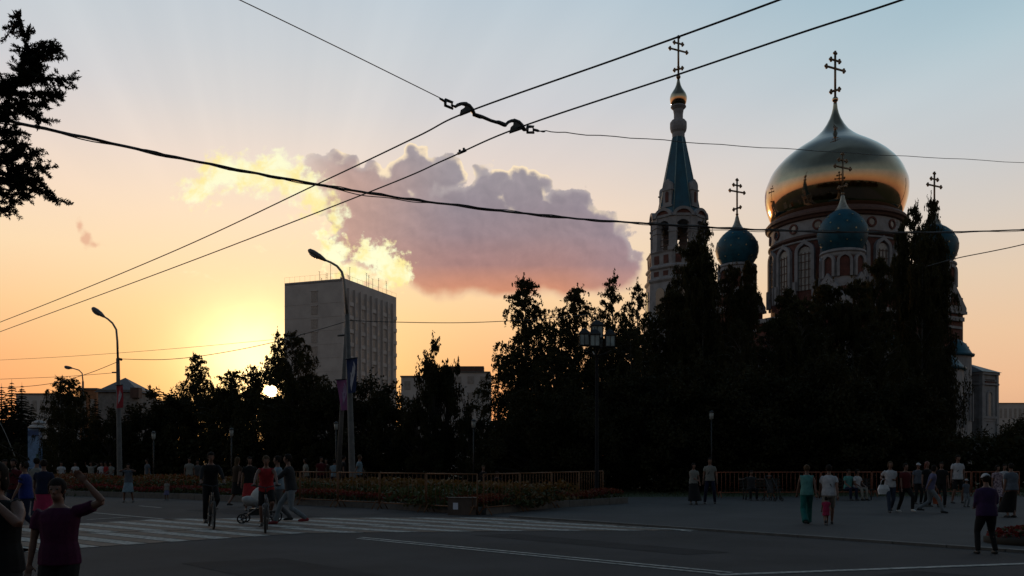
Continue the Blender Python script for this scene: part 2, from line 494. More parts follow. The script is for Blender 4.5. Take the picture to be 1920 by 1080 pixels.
lm = MB()
stripe(lm, G(671, 1010.6), G(1348, 1077.2), .11)
stripe(lm, G(676, 1008.2), G(1372, 1074.8), .11)
stripe(lm, G(1346, 1079.3), G(1990, 1055.5), .16)
stripe(lm, G(176, 962), G(330, 976), .12); stripe(lm, G(163, 975), G(246, 970), .12)
stripe(lm, G(262, 949), G(302, 952.5), .12); stripe(lm, G(190, 930), G(205, 931), .14)
stripe(lm, G(955, 972), G(1296, 997), .12)
stripe(lm, G(28, 1030), G(70, 1035), .3)
lm.build('road_marking', m_white_paint)['kind'] = 'structure'

# ---------------------------------------------------------------- flower bed
bedf = [Vector(q) for q in [(-21, 41), (-14, 37.4), (-7.8, 32.4), (-4.1, 29.6), (-.9, 26.3), (1.1, 29.8), (4.3, 33.5)]]
bedback = [Vector((4.2, 36.5)), Vector((-2, 38)), Vector((-12, 46)), Vector((-21, 50)), Vector((-40, 60)), Vector((-44, 60))]
bed_root = thing('flower_bed', 'long raised flower bed edged in stone beyond the crossing', 'flower bed')
MB().slab([tuple(q) for q in bedf + bedback + [Vector((-44, 58))]], 0.0, .20).build('soil', m_soil, bed_root)
eb = MB()
front_pts = [Vector((-44, 58))] + bedf
for a, b in zip(front_pts[:-1], front_pts[1:]):
    L = (b - a).length; d = (b - a) / L; n = Vector((d.y, -d.x)); k = max(1, int(L))
    for i in range(k):
        p0, p1 = a + d * (L * i / k + .01), a + d * (L * (i + 1) / k - .01)
        eb.slab([tuple(q) for q in (p0 + n * .14, p1 + n * .14, p1, p0)], 0, .24)
eb.build('edging', m_kerb, bed_root)
m_fl_red = mat('flower_red', (.12, .008, .005), .8, scale=.7, transl=.15)
m_fl_or = mat('flower_orange', (.11, .026, .005), .8, scale=.7, transl=.15)
m_fl_leaf = mat('flower_leaf', (.035, .045, .012), .7, scale=1.5, transl=.25)
m_fl_tall = mat('flower_leaf_ochre', (.085, .05, .012), .7, scale=1.5, transl=.25)


def band_points(N, d0, d1, h0, h1, pts, rg):
    seg = [(a, b) for a, b in zip(pts[:-1], pts[1:])]
    L = np.array([(b - a).length for a, b in seg]); c = rg.choice(len(seg), N, p=L / L.sum())
    t = rg.random(N); o = rg.uniform(d0, d1, N)
    A = np.array([tuple(s[0]) for s in seg]); D = np.array([tuple(s[1] - s[0]) for s in seg])
    n = np.stack([-D[:, 1], D[:, 0]], 1) / L[:, None]
    xy = A[c] + D[c] * t[:, None] + n[c] * o[:, None]
    z = rg.uniform(h0, h1, N) + .06 * np.sin(xy[:, 0] * 1.7 + xy[:, 1])
    return np.concatenate([xy, z[:, None]], 1)


def flowers(name, N, band, m, size, asp=.7, droop=-.3, pts=bedf):
    p = band_points(N, *band, pts, rng)
    o = link(name, quads_mesh(name, leaves(p, size, asp, droop), m)); o['kind'] = 'stuff'
    return o


flowers('flower_foliage', 16000, (.02, 3.0, .2, .42), m_fl_leaf, .13)
flowers('red_flowers', 9000, (.05, .9, .34, .5), m_fl_red, .09)
flowers('orange_flowers', 2600, (.02, .9, .34, .52), m_fl_or, .09, pts=bedf[4:])
flowers('orange_flowers', 1500, (.1, 1.2, .38, .55), m_fl_or, .09, pts=bedf[2:5])
flowers('shrub_foliage', 22000, (1.4, 4.5, .3, .9), m_fl_tall, .16, pts=[Vector((-44, 58))] + bedf[:5])
flowers('shrub_foliage', 9000, (.9, 4.0, .3, .75), m_fl_leaf, .15, pts=bedf[:6])
flowers('orange_flowers', 6000, (.3, 3.5, .5, .95), m_fl_or, .10, pts=[Vector((-44, 58))] + bedf[:2])
# small bed at the right edge
c0 = G(1925, 1020)
rb = thing('flower_bed', 'low round flower bed with red flowers at the far right kerb', 'flower bed', (c0.x + .55, c0.y + .1, 0))
MB().lathe([(1.0, 0), (1.0, .12), (.7, .2)], 20, sx=1.25, sy=.9).build('soil', m_soil, rb)
pr = rng.normal(size=(2600, 3)); pr /= np.linalg.norm(pr, axis=1)[:, None]; pr[:, 2] = abs(pr[:, 2])
pr = pr * np.array([1.2, .85, .22]) * rng.uniform(.6, 1, (2600, 1)) + np.array([0, 0, .14])
link('red_flowers', quads_mesh('red_flowers', leaves(pr[:1700], .09, .8), m_fl_red), rb)['kind'] = 'stuff'
link('foliage', quads_mesh('foliage', leaves(pr[1700:] * .95, .11, .6), m_fl_leaf), rb)['kind'] = 'stuff'
# grass tufts under the trees
gp = np.stack([rng.uniform(-45, 50, 26000), rng.uniform(39, 62, 26000), rng.uniform(.02, .12, 26000)], 1)
og = link('grass', quads_mesh('grass', leaves(gp, .22, .15, -1.5), mat('grass_blade', (.02, .032, .01), .8, transl=.2))); og['kind'] = 'stuff'

# ---------------------------------------------------------------- trees
def noise1(rg, n, amp): return rg.normal(size=n) * amp


def filt_sun(V, cone):
    """leaves thin out where the low sun burns through"""
    return V


def tree_birch(H, Rc, seed, nb=60, nleaf=15000, airy=.35, bare=.06, leafsize=.15, hang=.9, widest=.3):
    """weeping birch: trunk, rising limbs, hanging strings of leaves"""
    rg = np.random.default_rng(seed)
    tr = MB()
    n = 9
    bend = np.cumsum(rg.normal(size=(n, 2)) * .05 * H / 9, 0)
    tp = [Vector((bend[i, 0] if i else 0, bend[i, 1] if i else 0, H * i / (n - 1) * .97)) for i in range(n)]
    tr.tube(tp, [max(.012, .02 * H * (1 - i / (n - .7)) ** .9) for i in range(n)], 7)
    cents = []; dirs = []

    def tpos(h):
        f = min(h / (H * .97) * (n - 1), n - 1.001); i = int(f)
        return tp[i].lerp(tp[i + 1], f - i)
    W = []
    for k in range(nb):
        u = (k + rg.random()) / nb
        h = H * (bare + (1 - bare - .02) * u)
        az = rg.random() * 2 * PI
        prof = min(1, ((u - 0) / widest + .55)) if u < widest else (1 - (u - widest) / (1 - widest)) ** .62 + .05
        L = Rc * max(.1, prof) * rg.uniform(.65, 1.2)
        o = tpos(h)
        d = Vector((math.cos(az), math.sin(az), 0))
        pts = []
        rise = L * rg.uniform(.45, .95)
        for j in range(6):
            s = j / 5
            pts.append(o + d * L * s + Vector((0, 0, rise * s * (1.25 - .75 * s))) + Vector(rg.normal(size=3) * .05 * L * s))
        tr.tube(pts, [max(.006, .012 * L * (1 - .9 * j / 5) + .008) for j in range(6)], 4, cap=False)
        W.append((pts, L, u))
    tot = sum(q[1] * (1 - airy * q[2]) for q in W)
    for pts, L, u in W:
        nl = int(nleaf * L * (1 - airy * u) / tot)
        ns = max(3, nl // 22)
        for _ in range(ns):
            s = rg.random() ** .75 * 4.99; i = int(s)
            p = pts[i].lerp(pts[i + 1], s - i)
            ln = hang * rg.uniform(.2, 1.1) * (1 if u < .85 else .45) * min(1.3, .35 + L / Rc)
            out = (pts[-1] - pts[0]).normalized() * .25
            sw = rg.normal(size=2) * .18
            t = np.sort(rg.random(22))
            q = np.stack([p.x + out.x * t + sw[0] * t, p.y + out.y * t + sw[1] * t, p.z + .12 * t - ln * t ** 1.3], 1)
            q += rg.normal(size=q.shape) * .045
            cents.append(q)
    # leader tip sprays
    for j in range(14):
        p = tpos(H * rg.uniform(.86, .97)); d = Vector((*(rg.normal(size=2) * .28 * Rc * .5), rg.uniform(.2, .75)))
        t = rg.random(18)
        cents.append(np.array(p)[None] + np.array(d)[None] * t[:, None] + rg.normal(size=(18, 3)) * .05)
        tr.tube([p, p + d], [.012, .004], 3, cap=False)
    c = np.concatenate(cents)
    return tr.mesh('trunk', m_birchbark), quads_mesh('crown', leaves(c, leafsize, .62, .7, rg=rg), m_leaf_birch)


def tree_round(H, Rc, seed, nleaf=14000, nclump=60, base=.12, leafsize=.16, top=1.0, m=None, squash=1.0):
    """broad tree: forked limbs, leaf clumps scattered unevenly over the crown"""
    rg = np.random.default_rng(seed)
    tr = MB(); hc = H * (.5 + base / 2); rz_ = H * (.5 - base / 2)
    tr.tube([(0, 0, 0), (.05 * Rc, 0, H * .3), (0, .06 * Rc, H * .7)], [.022 * H, .017 * H, .006 * H], 7)
    cents = []
    for k in range(nclump):
        v = rg.normal(size=3); v /= np.linalg.norm(v)
        r = rg.uniform(.35, 1.0) ** .5
        irr = 1 + .22 * math.sin(3 * math.atan2(v[1], v[0]) + seed) + .12 * rg.normal()
        taper = 1 - .35 * max(0, v[2]) * top
        c = np.array([v[0] * Rc * r * irr * taper, v[1] * Rc * r * irr * taper, hc + v[2] * rz_ * r * squash * min(1.12, irr)])
        c[2] = min(max(c[2], .4), H)
        cents.append((c, rg.uniform(.28, .62) * Rc * .42))
        o = Vector((0, 0, max(.5, c[2] * .55)))
        mid = o.lerp(Vector(c), .5) + Vector(rg.normal(size=3) * .12)
        tr.tube([o, mid, Vector(c)], [.007 * H, .004 * H, .01], 4, cap=False)
    pts = []
    for c, r in cents:
        nl = int(nleaf / nclump)
        q = rg.normal(size=(nl, 3)); q /= np.linalg.norm(q, axis=1)[:, None]
        q *= (rg.random((nl, 1)) ** .5) * r * np.array([1, 1, .8])
        pts.append(c + q)
        if c[2] > hc:                                     # loose twigs sticking out of the outline
            for _ in range(5):
                d = rg.normal(size=3); d[2] = abs(d[2]) + .3; d /= np.linalg.norm(d)
                t = rg.random(12)[:, None]
                pts.append(c + d * (r * .6 + t * r * 1.0) + rg.normal(size=(12, 3)) * .05)
                tr.tube([Vector(c + d * r * .4), Vector(c + d * r * 1.5)], [.012, .005], 3, cap=False)
    c = np.concatenate(pts)
    return tr.mesh('trunk', m_bark), quads_mesh('crown', leaves(c, leafsize, .7, .2, rg=rg), m or m_leaf_dark)


def tree_spruce(H, Rc, seed, nleaf=30000, whorls=40):
    rg = np.random.default_rng(seed)
    tr = MB(); tr.tube([(0, 0, 0), (0, 0, H * .6), (0, 0, H)], [.018 * H, .009 * H, .006], 6)
    cents = []; dirs = []
    for k in range(whorls):
        u = (k + .5 * rg.random()) / whorls; h = H * (.04 + .93 * u)
        L0 = Rc * (1 - u) ** .85 + .08
        nb = 7 if u < .8 else 5
        for j in range(nb):
            az = 2 * PI * (j + rg.random() * .6) / nb + k
            L = L0 * rg.uniform(.75, 1.15); d = np.array([math.cos(az), math.sin(az), 0])
            t = np.linspace(0, 1, 5)
            pts = np.array([0, 0, h]) + d * (L * t)[:, None] + np.array([0, 0, 1]) * (L * (.12 * t - .42 * t ** 2 + .12 * t ** 4))[:, None]
            tr.tube([Vector(p) for p in pts], [max(.005, .014 * L * (1 - s)) for s in t], 3, cap=False)
            nl = max(6, int(nleaf * L / (Rc * .52 * whorls * 7)))
            s = rg.random(nl) ** .7
            p = np.array([0, 0, h]) + d * (L * s)[:, None] + np.array([0, 0, 1]) * (L * (.12 * s - .42 * s ** 2 + .12 * s ** 4))[:, None]
            side = np.array([-d[1], d[0], 0]); wd = rg.normal(size=nl) * .16 * L * (1.1 - s)
            p = p + side * wd[:, None] + np.array([0, 0, -1]) * (rg.random(nl) * .09 * L + abs(wd) * .3)[:, None]
            cents.append(p); dirs.append(np.tile(d + np.array([0, 0, -.5]), (nl, 1)) + side * np.sign(wd)[:, None] * .6)
    c = np.concatenate(cents); dd = np.concatenate(dirs)
    return tr.mesh('trunk', m_bark), quads_mesh('crown', leaves(c, .17, .33, dirs=dd, rg=rg), m_needle)


PROTO = {
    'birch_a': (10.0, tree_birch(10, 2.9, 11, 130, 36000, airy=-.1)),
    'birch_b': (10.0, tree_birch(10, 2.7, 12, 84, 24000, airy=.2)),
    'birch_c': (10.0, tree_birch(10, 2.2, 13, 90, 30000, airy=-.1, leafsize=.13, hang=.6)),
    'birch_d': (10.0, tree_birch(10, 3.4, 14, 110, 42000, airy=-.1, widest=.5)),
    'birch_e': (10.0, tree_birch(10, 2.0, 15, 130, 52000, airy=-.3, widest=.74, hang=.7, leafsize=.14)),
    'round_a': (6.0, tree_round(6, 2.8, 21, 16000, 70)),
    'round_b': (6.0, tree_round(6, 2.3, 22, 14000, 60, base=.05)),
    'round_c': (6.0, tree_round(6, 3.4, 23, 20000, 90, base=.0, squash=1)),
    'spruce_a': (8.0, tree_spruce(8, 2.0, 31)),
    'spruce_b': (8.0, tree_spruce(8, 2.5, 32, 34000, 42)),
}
KIND = {'birch': ('birch_tree', 'tree'), 'round': ('broadleaf_tree', 'tree'), 'spruce': ('spruce_tree', 'tree')}


def plant(proto, px, top, d, wide=1.0, label='', group=None, rz=None, base=0.0):
    H0, (tm, cm_) = PROTO[proto]
    h = CH + (HY - top) / FOC * d - base
    s = h / H0
    kind = proto.split('_')[0]
    nm, cat = KIND[kind]
    o = thing(nm, label, cat, ((px - CX) / FOC * d, d, base), random.uniform(0, 6.28) if rz is None else rz, group)
    o.scale = (s * wide, s * wide, s)
    link('trunk', tm, o); link('crown', cm_, o)
    return o

# ---------------------------------------------------------------- cathedral
m_gold = mat('gilded_metal', (.44, .30, .19), .07, metal=1.0, var=.05, scale=1.2)
m_goldtrim = mat('gilded_trim', (.16, .11, .07), .45, metal=.8)
m_bluedome = mat('blue_dome_paint', (.005, .055, .09), .55, var=.2, scale=1.0, spec=.25)
m_bluespire = mat('blue_spire_paint', (.005, .058, .10), .65, var=.2, scale=.8)
m_brick = mat('red_brick', (.080, .029, .024), .85, var=.25, scale=2.2, bump=.4)
m_whitewall = mat('white_plaster', (.19, .195, .215), .8, var=.14, scale=1.1)
m_glass = mat('dark_glass', (.03, .035, .045), .12, spec=.8)
m_pane = mat('pale_window', (.16, .17, .18), .4, spec=.6, scale=4)
m_rust = mat('brown_ledge', (.07, .035, .028), .7)
m_lead = mat('sheet_roof', (.08, .085, .09), .5, metal=.3)
m_star = mat('star_gold', (.35, .33, .22), .4, metal=.5)

CCX, CCY = 41.5, 113.0
cath = thing('cathedral', 'brick and white cathedral with huge golden onion dome, blue domes and spired bell tower', 'cathedral', (CCX, CCY, 0))


def zz(py, d): return CH + (HY - py) / FOC * d


def pp(rows, d): return [(hw / FOC * d, zz(y, d)) for hw, y in rows][::-1]


def cross_mb(c, H, yaw=R(27), s=1.0):
    """three-barred cross with budded arms; c = foot"""
    m = MB(); X = Vector((math.cos(yaw), math.sin(yaw), 0)); c = Vector(c); t = .027 * H
    up = lambda f: c + Vector((0, 0, H * f))
    m.tube([up(0), up(1)], t, 6)
    for f, hw, sl in ((.84, .13, 0), (.655, .27, 0), (.16, .125, .10)):
        a, b = up(f + sl * .5 * (1)) - X * H * hw, up(f - sl * .5) + X * H * hw
        if sl: a, b = up(f - sl * .5) - X * H * hw, up(f + sl * .5) + X * H * hw
        m.tube([a, b], t, 6)
        for e in (a, b):
            d_ = (e - up(f)).normalized()
            for off in (d_ * .03, Vector((0, 0, .032)), Vector((0, 0, -.032))): m.sphere(e + off * H, .031 * H, 7, 5)
    for off in ((0, 0, .03), (X.x * .032, X.y * .032, 0), (-X.x * .032, -X.y * .032, 0)): m.sphere(up(1) + Vector(off) * H, .031 * H, 7, 5)
    m.sphere(up(.655), .036 * H, 8, 6)
    return m


def arch_poly(w, h, keel=.0, n=10):
    """arched outline, foot centre at origin, total height h"""
    r = w / 2; pts = [(-r, 0), (-r, h - r)]
    for k in range(1, n):
        a = PI - PI * k / n
        pts.append((r * math.cos(a), h - r + r * math.sin(a) + (keel if k == n // 2 else 0)))
    return pts + [(r, h - r), (r, 0)]


def arch_ring(mb, w, h, t, y0, y1, M, keel=0.0, n=10):
    o = arch_poly(w, h, keel, n); i = arch_poly(w - 2 * t, h - t, keel * .5, n)
    for k in range(len(o) - 1):
        mb.prism([o[k], o[k + 1], i[k + 1], i[k]][::-1], y0, y1, M)


def face_M(cx, cy, z, ang, r):
    """frame whose -y points outward along ang at radius r"""
    return Matrix.Translation((cx + r * math.cos(ang), cy + r * math.sin(ang), z)) @ Matrix.Rotation(ang + PI / 2, 4, 'Z')


def rings(name, m, prof, parent, n=32, c=(0, 0, 0), smooth=False, rot=0):
    return MB().lathe(prof, n, c, smooth, rot).build(name, m, parent)


# body, rotated 30 degrees
TH = R(30)
A = 10.5
def loc(u, v):           # building axes to cathedral-local x,y
    return (u * math.cos(TH) - v * math.sin(TH), u * math.sin(TH) + v * math.cos(TH))
body = MB()
body.box((0, 0, 7.9), (2 * A, 2 * A, 15.8), TH)
body.box((0, 0, 9.2), (2 * A - 7, 2 * A + 4, 18.4), TH)
body.box((0, 0, 9.25), (2 * A + 4, 2 * A - 7, 18.5), TH)
bw = body.build('wall', m_brick, cath)
trim = MB()
for z, ex, h in ((15.9, .35, .5), (14.9, .18, .3), (8.0, .2, .35), (1.0, .25, 2.0)):
    trim.box((0, 0, z), (2 * A + ex * 2, 2 * A + ex * 2, h), TH)
    trim.box((0, 0, z + 2.7 if z > 10 else z + .01), (2 * A - 7 + ex * 2, 2 * A + 4 + ex * 2, h), TH)
    trim.box((0, 0, z + 2.72 if z > 10 else z + .02), (2 * A + 4 + ex * 2, 2 * A - 7 + ex * 2, h), TH)
for sx in (-1, 1):
    for sy in (-1, 1):
        x, y = loc(sx * A, sy * A); trim.box((x, y, 8), (1.1, 1.1, 15.6), TH)
trim.build('cornice', m_whitewall, cath)
rf = MB()
rf.add([(*loc(-A - .4, -A - .4), 16.15), (*loc(A + .4, -A - .4), 16.15), (*loc(A + .4, A + .4), 16.15), (*loc(-A - .4, A + .4), 16.15),
        (*loc(-6, -6), 19.4), (*loc(6, -6), 19.4), (*loc(6, 6), 19.4), (*loc(-6, 6), 19.4)],
       [(0, 1, 5, 4), (1, 2, 6, 5), (2, 3, 7, 6), (3, 0, 4, 7), (4, 5, 6, 7)])
rf.build('roof', m_lead, cath)
# wall windows on the two faces the camera sees
for (nx, ny) in ((0, -1), (-1, 0)):
    for k in range(-2, 3):
        u, v = (k * 3.8, -A - (2.0 if abs(k) < 2 else 0)) if nx == 0 else (-A - (2.0 if abs(k) < 2 else 0), k * 3.8)
        x, y = loc(u, v); a = TH + (-PI / 2 if nx == 0 else PI)
        for zb in (2.6, 9.4):
            M = face_M(x, y, zb, a, 0)
            fr = MB(); arch_ring(fr, 2.2, 4.6, .35, -.32, .02, M, .25)
            f = fr.build('window', m_whitewall, cath)
            g_ = MB(); g_.prism(arch_poly(1.55, 4.2), -.1, .02, M); g_.build('pane', m_pane, f)

# main drum and golden dome
d0 = CCY
rings('drum', m_brick, pp([(116, 461), (116, 600), (118, 618), (118, 700)], d0), cath, 48)
rings('drum_band', m_whitewall, pp([(117, 431), (117, 461.0)], d0), cath, 48)
rings('drum_cornice', m_rust, pp([(118.5, 461), (121, 463), (121, 466), (116.5, 469.5)], d0), cath, 48)
rings('drum_cornice', m_whitewall, pp([(116.5, 469.6), (118.5, 470.5), (118.5, 473), (116.4, 474)], d0), cath, 48)
led = rings('dome_ledge', m_rust, pp([(112, 414), (122, 419), (126.5, 424), (126.5, 428), (123, 430), (121, 433.5), (117.2, 435)], d0), cath, 48)
dome = rings('dome', m_gold, pp([(3.25, 191.7), (3.74, 197), (4.53, 204), (6.70, 213), (10.34, 223), (16.75, 235), (25.12, 246.7), (35.95, 256.7), (49.25, 266.7), (66.00, 277), (82.74, 288.6), (95.55, 299.5),
      (105.39, 310), (113.27, 320), (118.69, 330), (123.12, 341), (126.47, 351), (127.26, 361), (126.87, 371), (125.29, 382), (122.34, 393), (118.20, 405), (113.27, 416)], d0), cath, 96, smooth=True)
MB().sphere((0, 0, zz(186.7, d0)), 5.6 / FOC * d0, 14, 10).build('finial_ball', m_gold, dome)
cross_mb((0, 0, zz(183, d0)), 83 / FOC * d0, s=1).build('cross', m_goldtrim, dome)
for k in range(16):
    a = TH + PI / 8 * k + PI / 16 + R(3)
    r = 116.2 / FOC * d0
    if math.sin(a) < .45:                               # the half of the drum that can be seen
        M = face_M(0, 0, zz(560, d0), a, r)
        fr = MB(); arch_ring(fr, 2.55, 5.9, .42, -.30, .12, M, .3)
        fr.box(M @ Vector((-1.25, -.2, 0)), (.42, .5, 2.2), a + PI / 2); fr.box(M @ Vector((1.25, -.2, 0)), (.42, .5, 2.2), a + PI / 2)
        f = fr.build('window', m_whitewall, cath)
        g_ = MB(); g_.prism(arch_poly(1.7, 5.3), -.06, .12, M); g_.build('pane', m_pane, f)
        b_ = MB()
        for q in range(-1, 2): b_.box(M @ Vector((q * .5, -.1, 2.3)), (.07, .07, 4.6), a + PI / 2)
        for q in range(5): b_.box(M @ Vector((0, -.1, .6 + q * .95)), (1.6, .07, .07), a + PI / 2)
        b_.build('glazing_bar', m_rust, f)
    a2 = a + PI / 16
    if math.sin(a2) < .45:
        M = face_M(0, 0, zz(447, d0), a2, 117.2 / FOC * d0)
        rw = MB(); o = circ(16, .62); i = circ(16, .40)
        for q in range(16):
            w2 = (q + 1) % 16
            rw.prism([o[q], o[w2], i[w2], i[q]], -.14, .06, M)
        f = rw.build('round_window', m_brick, cath)
        MB().prism(circ(16, .40), -.05, .06, M).build('pane', m_glass, f)

# four corner turrets with blue domes (the rear one is hidden)
SMALL = [(1, 401), (3, 405), (4.4, 412), (6.6, 419), (9.5, 425), (13.5, 430.5)]
for (px, d, ywide, ang) in ((1382, 116.1, 466, 165), (1580, 101.4, 436, 255), (1752, 109.9, 461, 345)):
    wx = (px - CX) / FOC * d - CCX; wy = d - CCY
    zc = zz(ywide, d); k = 2.78 / 40.0                   # metres per profile unit
    c = (wx, wy, 0)
    f = lambda rows: [(hw * k, zc + (466 - y) * k) for hw, y in rows][::-1]
    dm = MB().lathe(f([(13.2, 430.3), (20, 434.5), (27, 440.5), (33, 448), (38, 457), (40, 466), (39.5, 475), (36.5, 485), (31, 494), (26.5, 501)]), 40, c).build('blue_dome', m_bluedome, cath)
    MB().lathe(f([(1.6, 403), (3, 406), (4.2, 412), (6.4, 419), (9.5, 425), (13.6, 430.5), (17, 433)]), 24, c).build('dome_cap', mat('pale_gilt', (.30, .27, .22), .4, metal=.6), dm)
    MB().sphere((wx, wy, zc + 64.5 * k), 2.8 * k, 10, 8).build('finial_ball', m_goldtrim, dm)
    cross_mb((wx, wy, zc + 66 * k), 64 * k).build('cross', m_goldtrim, dm)
    st = MB()
    for row, (rr, y0) in enumerate(((29.5, 443), (37.6, 456), (40.2, 468), (36.5, 486))):
        for q in range(9):
            a = 2 * PI * (q + .5 * (row % 2)) / 9
            M = face_M(wx, wy, zc + (466 - y0) * k, a, rr * k + .01) @ Matrix.Rotation([-.75, -.35, .08, .5][row], 4, 'X')
            pts = [((.13 if j % 2 == 0 else .05) * math.sin(PI * j / 5), (.13 if j % 2 == 0 else .05) * math.cos(PI * j / 5)) for j in range(10)]
            st.prism(pts, -.03, .02, M)
    st.build('star_ornament', m_star, dm)
    dr = MB().lathe(f([(33, 504), (33, 548), (34.5, 549), (34.5, 560)]), 24, c, False).build('turret', m_whitewall, cath)
    MB().lathe(f([(27, 496.5), (36, 499.5), (37, 503), (34.5, 505), (34.5, 509), (33.2, 510.5)]), 24, c, False).build('turret_cornice', m_whitewall, dr)
    MB().lathe(f([(33.15, 511), (33.6, 511.4), (33.6, 520), (33.15, 520.4)]), 24, c, False).build('turret_frieze', m_brick, dr)
    for q in range(8):
        a = TH + q * PI / 4
        if math.sin(a) < .6:
            M = face_M(wx, wy, zc - 78 * k, a, 33 * k)
            fr = MB(); arch_ring(fr, 1.7, 2.6, .3, -.22, .12, M, .12, 8); wf = fr.build('turret_window', m_whitewall, dr)
            MB().prism(arch_poly(1.15, 2.25, 0, 8), -.03, .12, M).build('pane', m_brick, wf)
    bs = MB(); zb = zc - 96 * k
    bs.box((wx, wy, zb / 2), (4.6, 4.6, zb), TH); bs.build('turret_base', m_brick, cath)
    gb = MB()
    for q in range(4):
        a = TH + q * PI / 2
        M = face_M(wx, wy, zb - 1.4, a, 2.3)
        gb.prism([(-2.5, -.3), (2.5, -.3), (2.5, .1), (0, 3.1), (-2.5, .1)], -.35, .35, M)
    gb.box((wx, wy, zb - 1.9), (5.3, 5.3, .35), TH)
    gb.build('turret_gable', m_whitewall, cath)
    for q in range(2, 4):
        M = face_M(wx, wy, zb - 1.4, TH + q * PI / 2, 2.3)
        MB().prism([(-.8, .25), (.8, .25), (0, 1.9)], -.38, -.3, M).build('gable_panel', m_brick, cath)
# apses on the altar side with blue half domes
for u, r, h in ((0, 4.2, 12.0), (6.6, 2.9, 14.2), (-6.6, 2.9, 14.2)):
    x, y = loc(u, -A - (2 if u == 0 else .3))
    ap = MB().lathe([(r, 0), (r, h)], 24, (x, y, 0), False).build('apse', m_whitewall, cath)
    MB().lathe([(r + .3, h), (r + .35, h + .25), (r + .1, h + .3), (r * .97, h + .6), (r * .8, h + 1.5), (r * .5, h + 2.25), (r * .2, h + 2.6), (.02, h + 2.75)], 24, (x, y, 0)).build('apse_roof', m_bluedome, ap)
    for a in (-.9, -.3, .3, .9):
        M = face_M(x, y, h * .45, TH - PI / 2 + a, r)
        fr = MB(); arch_ring(fr, 1.2, 3.6, .2, -.15, .2, M); wf = fr.build('window', m_whitewall, ap)
        MB().prism(arch_poly(.85, 3.35), -.03, .2, M).build('pane', m_glass, wf)
# side porch on the right
ax, ay = P(1829, 800, 110).x - CCX, 110 - CCY
pc = MB(); z1 = zz(703, 110)
pc.box((ax, ay, z1 / 2), (3.1, 3.6, z1), TH); pc.box((ax - 3.2, ay + 1.0, z1 * .45), (4.6, 4.6, z1 * .9), TH)
po = pc.build('porch', m_whitewall, cath)
pt = MB()
for yy_, e, h in ((703, .5, .3), (716, .2, .2), (722.5, .42, .22), (784, .35, .3), (789, .15, .3)): pt.box((ax, ay, zz(yy_, 110)), (3.1 + e, 3.6 + e, h), TH)
for sx in (-1, 1):
    for sy in (-1, 1):
        v = Matrix.Rotation(TH, 3, 'Z') @ Vector((sx * 1.5, sy * 1.75, 0)); pt.box((ax + v.x, ay + v.y, z1 / 2), (.42, .42, z1 - .3), TH)
pt.build('porch_cornice', m_whitewall, po)
rp = MB(); b4 = [Matrix.Rotation(TH, 3, 'Z') @ Vector((sx * 2.0, sy * 2.2, z1 + .17)) + Vector((ax, ay, 0)) for sx, sy in ((-1, -1), (1, -1), (1, 1), (-1, 1))]
rp.add(b4 + [Vector((ax - .9, ay + .3, z1 + 1.5))], [(0, 1, 4), (1, 2, 4), (2, 3, 4), (3, 0, 4), (0, 3, 2, 1)]); rp.build('porch_roof', m_lead, po)
for a in (TH - PI / 2, TH):
    M = face_M(ax, ay, zz(783, 110), a, 1.82 if a < 0 else 1.57)
    fr = MB(); arch_ring(fr, 1.3, 3.3, .25, -.12, .1, M); wf = fr.build('window', m_whitewall, po)
    MB().prism(arch_poly(.85, 3.0), -.04, .1, M).build('pane', m_pane, wf)
    fz = MB(); fz.box(M @ Vector((0, -.03, 4.25)), (1.9, .1, .75), a + PI / 2); fz.build('frieze', m_brick, po)

# bell tower
DT = 100.0
tx, ty = (1272 - CX) / FOC * DT - CCX, DT - CCY
tc_ = (tx, ty, 0); OR = PI / 8
q8 = 1 / math.cos(PI / 8)                               # flats to corners
tower = MB().lathe(pp([(50 * q8, 479), (57 * q8, 481), (55 * q8, 484), (54 * q8, 505), (58 * q8, 508), (58 * q8, 511), (55 * q8, 514), (56 * q8, 529), (60 * q8, 531), (60 * q8, 534), (57 * q8, 538), (59 * q8, 600), (62 * q8, 606), (62 * q8, 870)], DT), 8, tc_, False, OR).build('bell_tower', m_whitewall, cath)
for q in range(8):
    a = q * PI / 4 - PI / 2
    if math.sin(a) > .3: continue
    for yb, hw, hh in ((503, 54.2, 15), (526, 55.2, 9)):
        M = face_M(tx, ty, zz(yb, DT), a, hw / FOC * DT); h_ = hh / FOC * DT
        for xa in (-.95, .3): MB().prism([(xa, 0), (xa + .65, 0), (xa + .65, h_), (xa, h_)], -.05, .1, M).build('brick_panel', m_brick, tower)
    M = face_M(tx, ty, zz(596, DT), a, 57.5 / FOC * DT)
    MB().prism(arch_poly(1.1, 2.9), -.1, .1, M).build('niche', m_glass, tower)
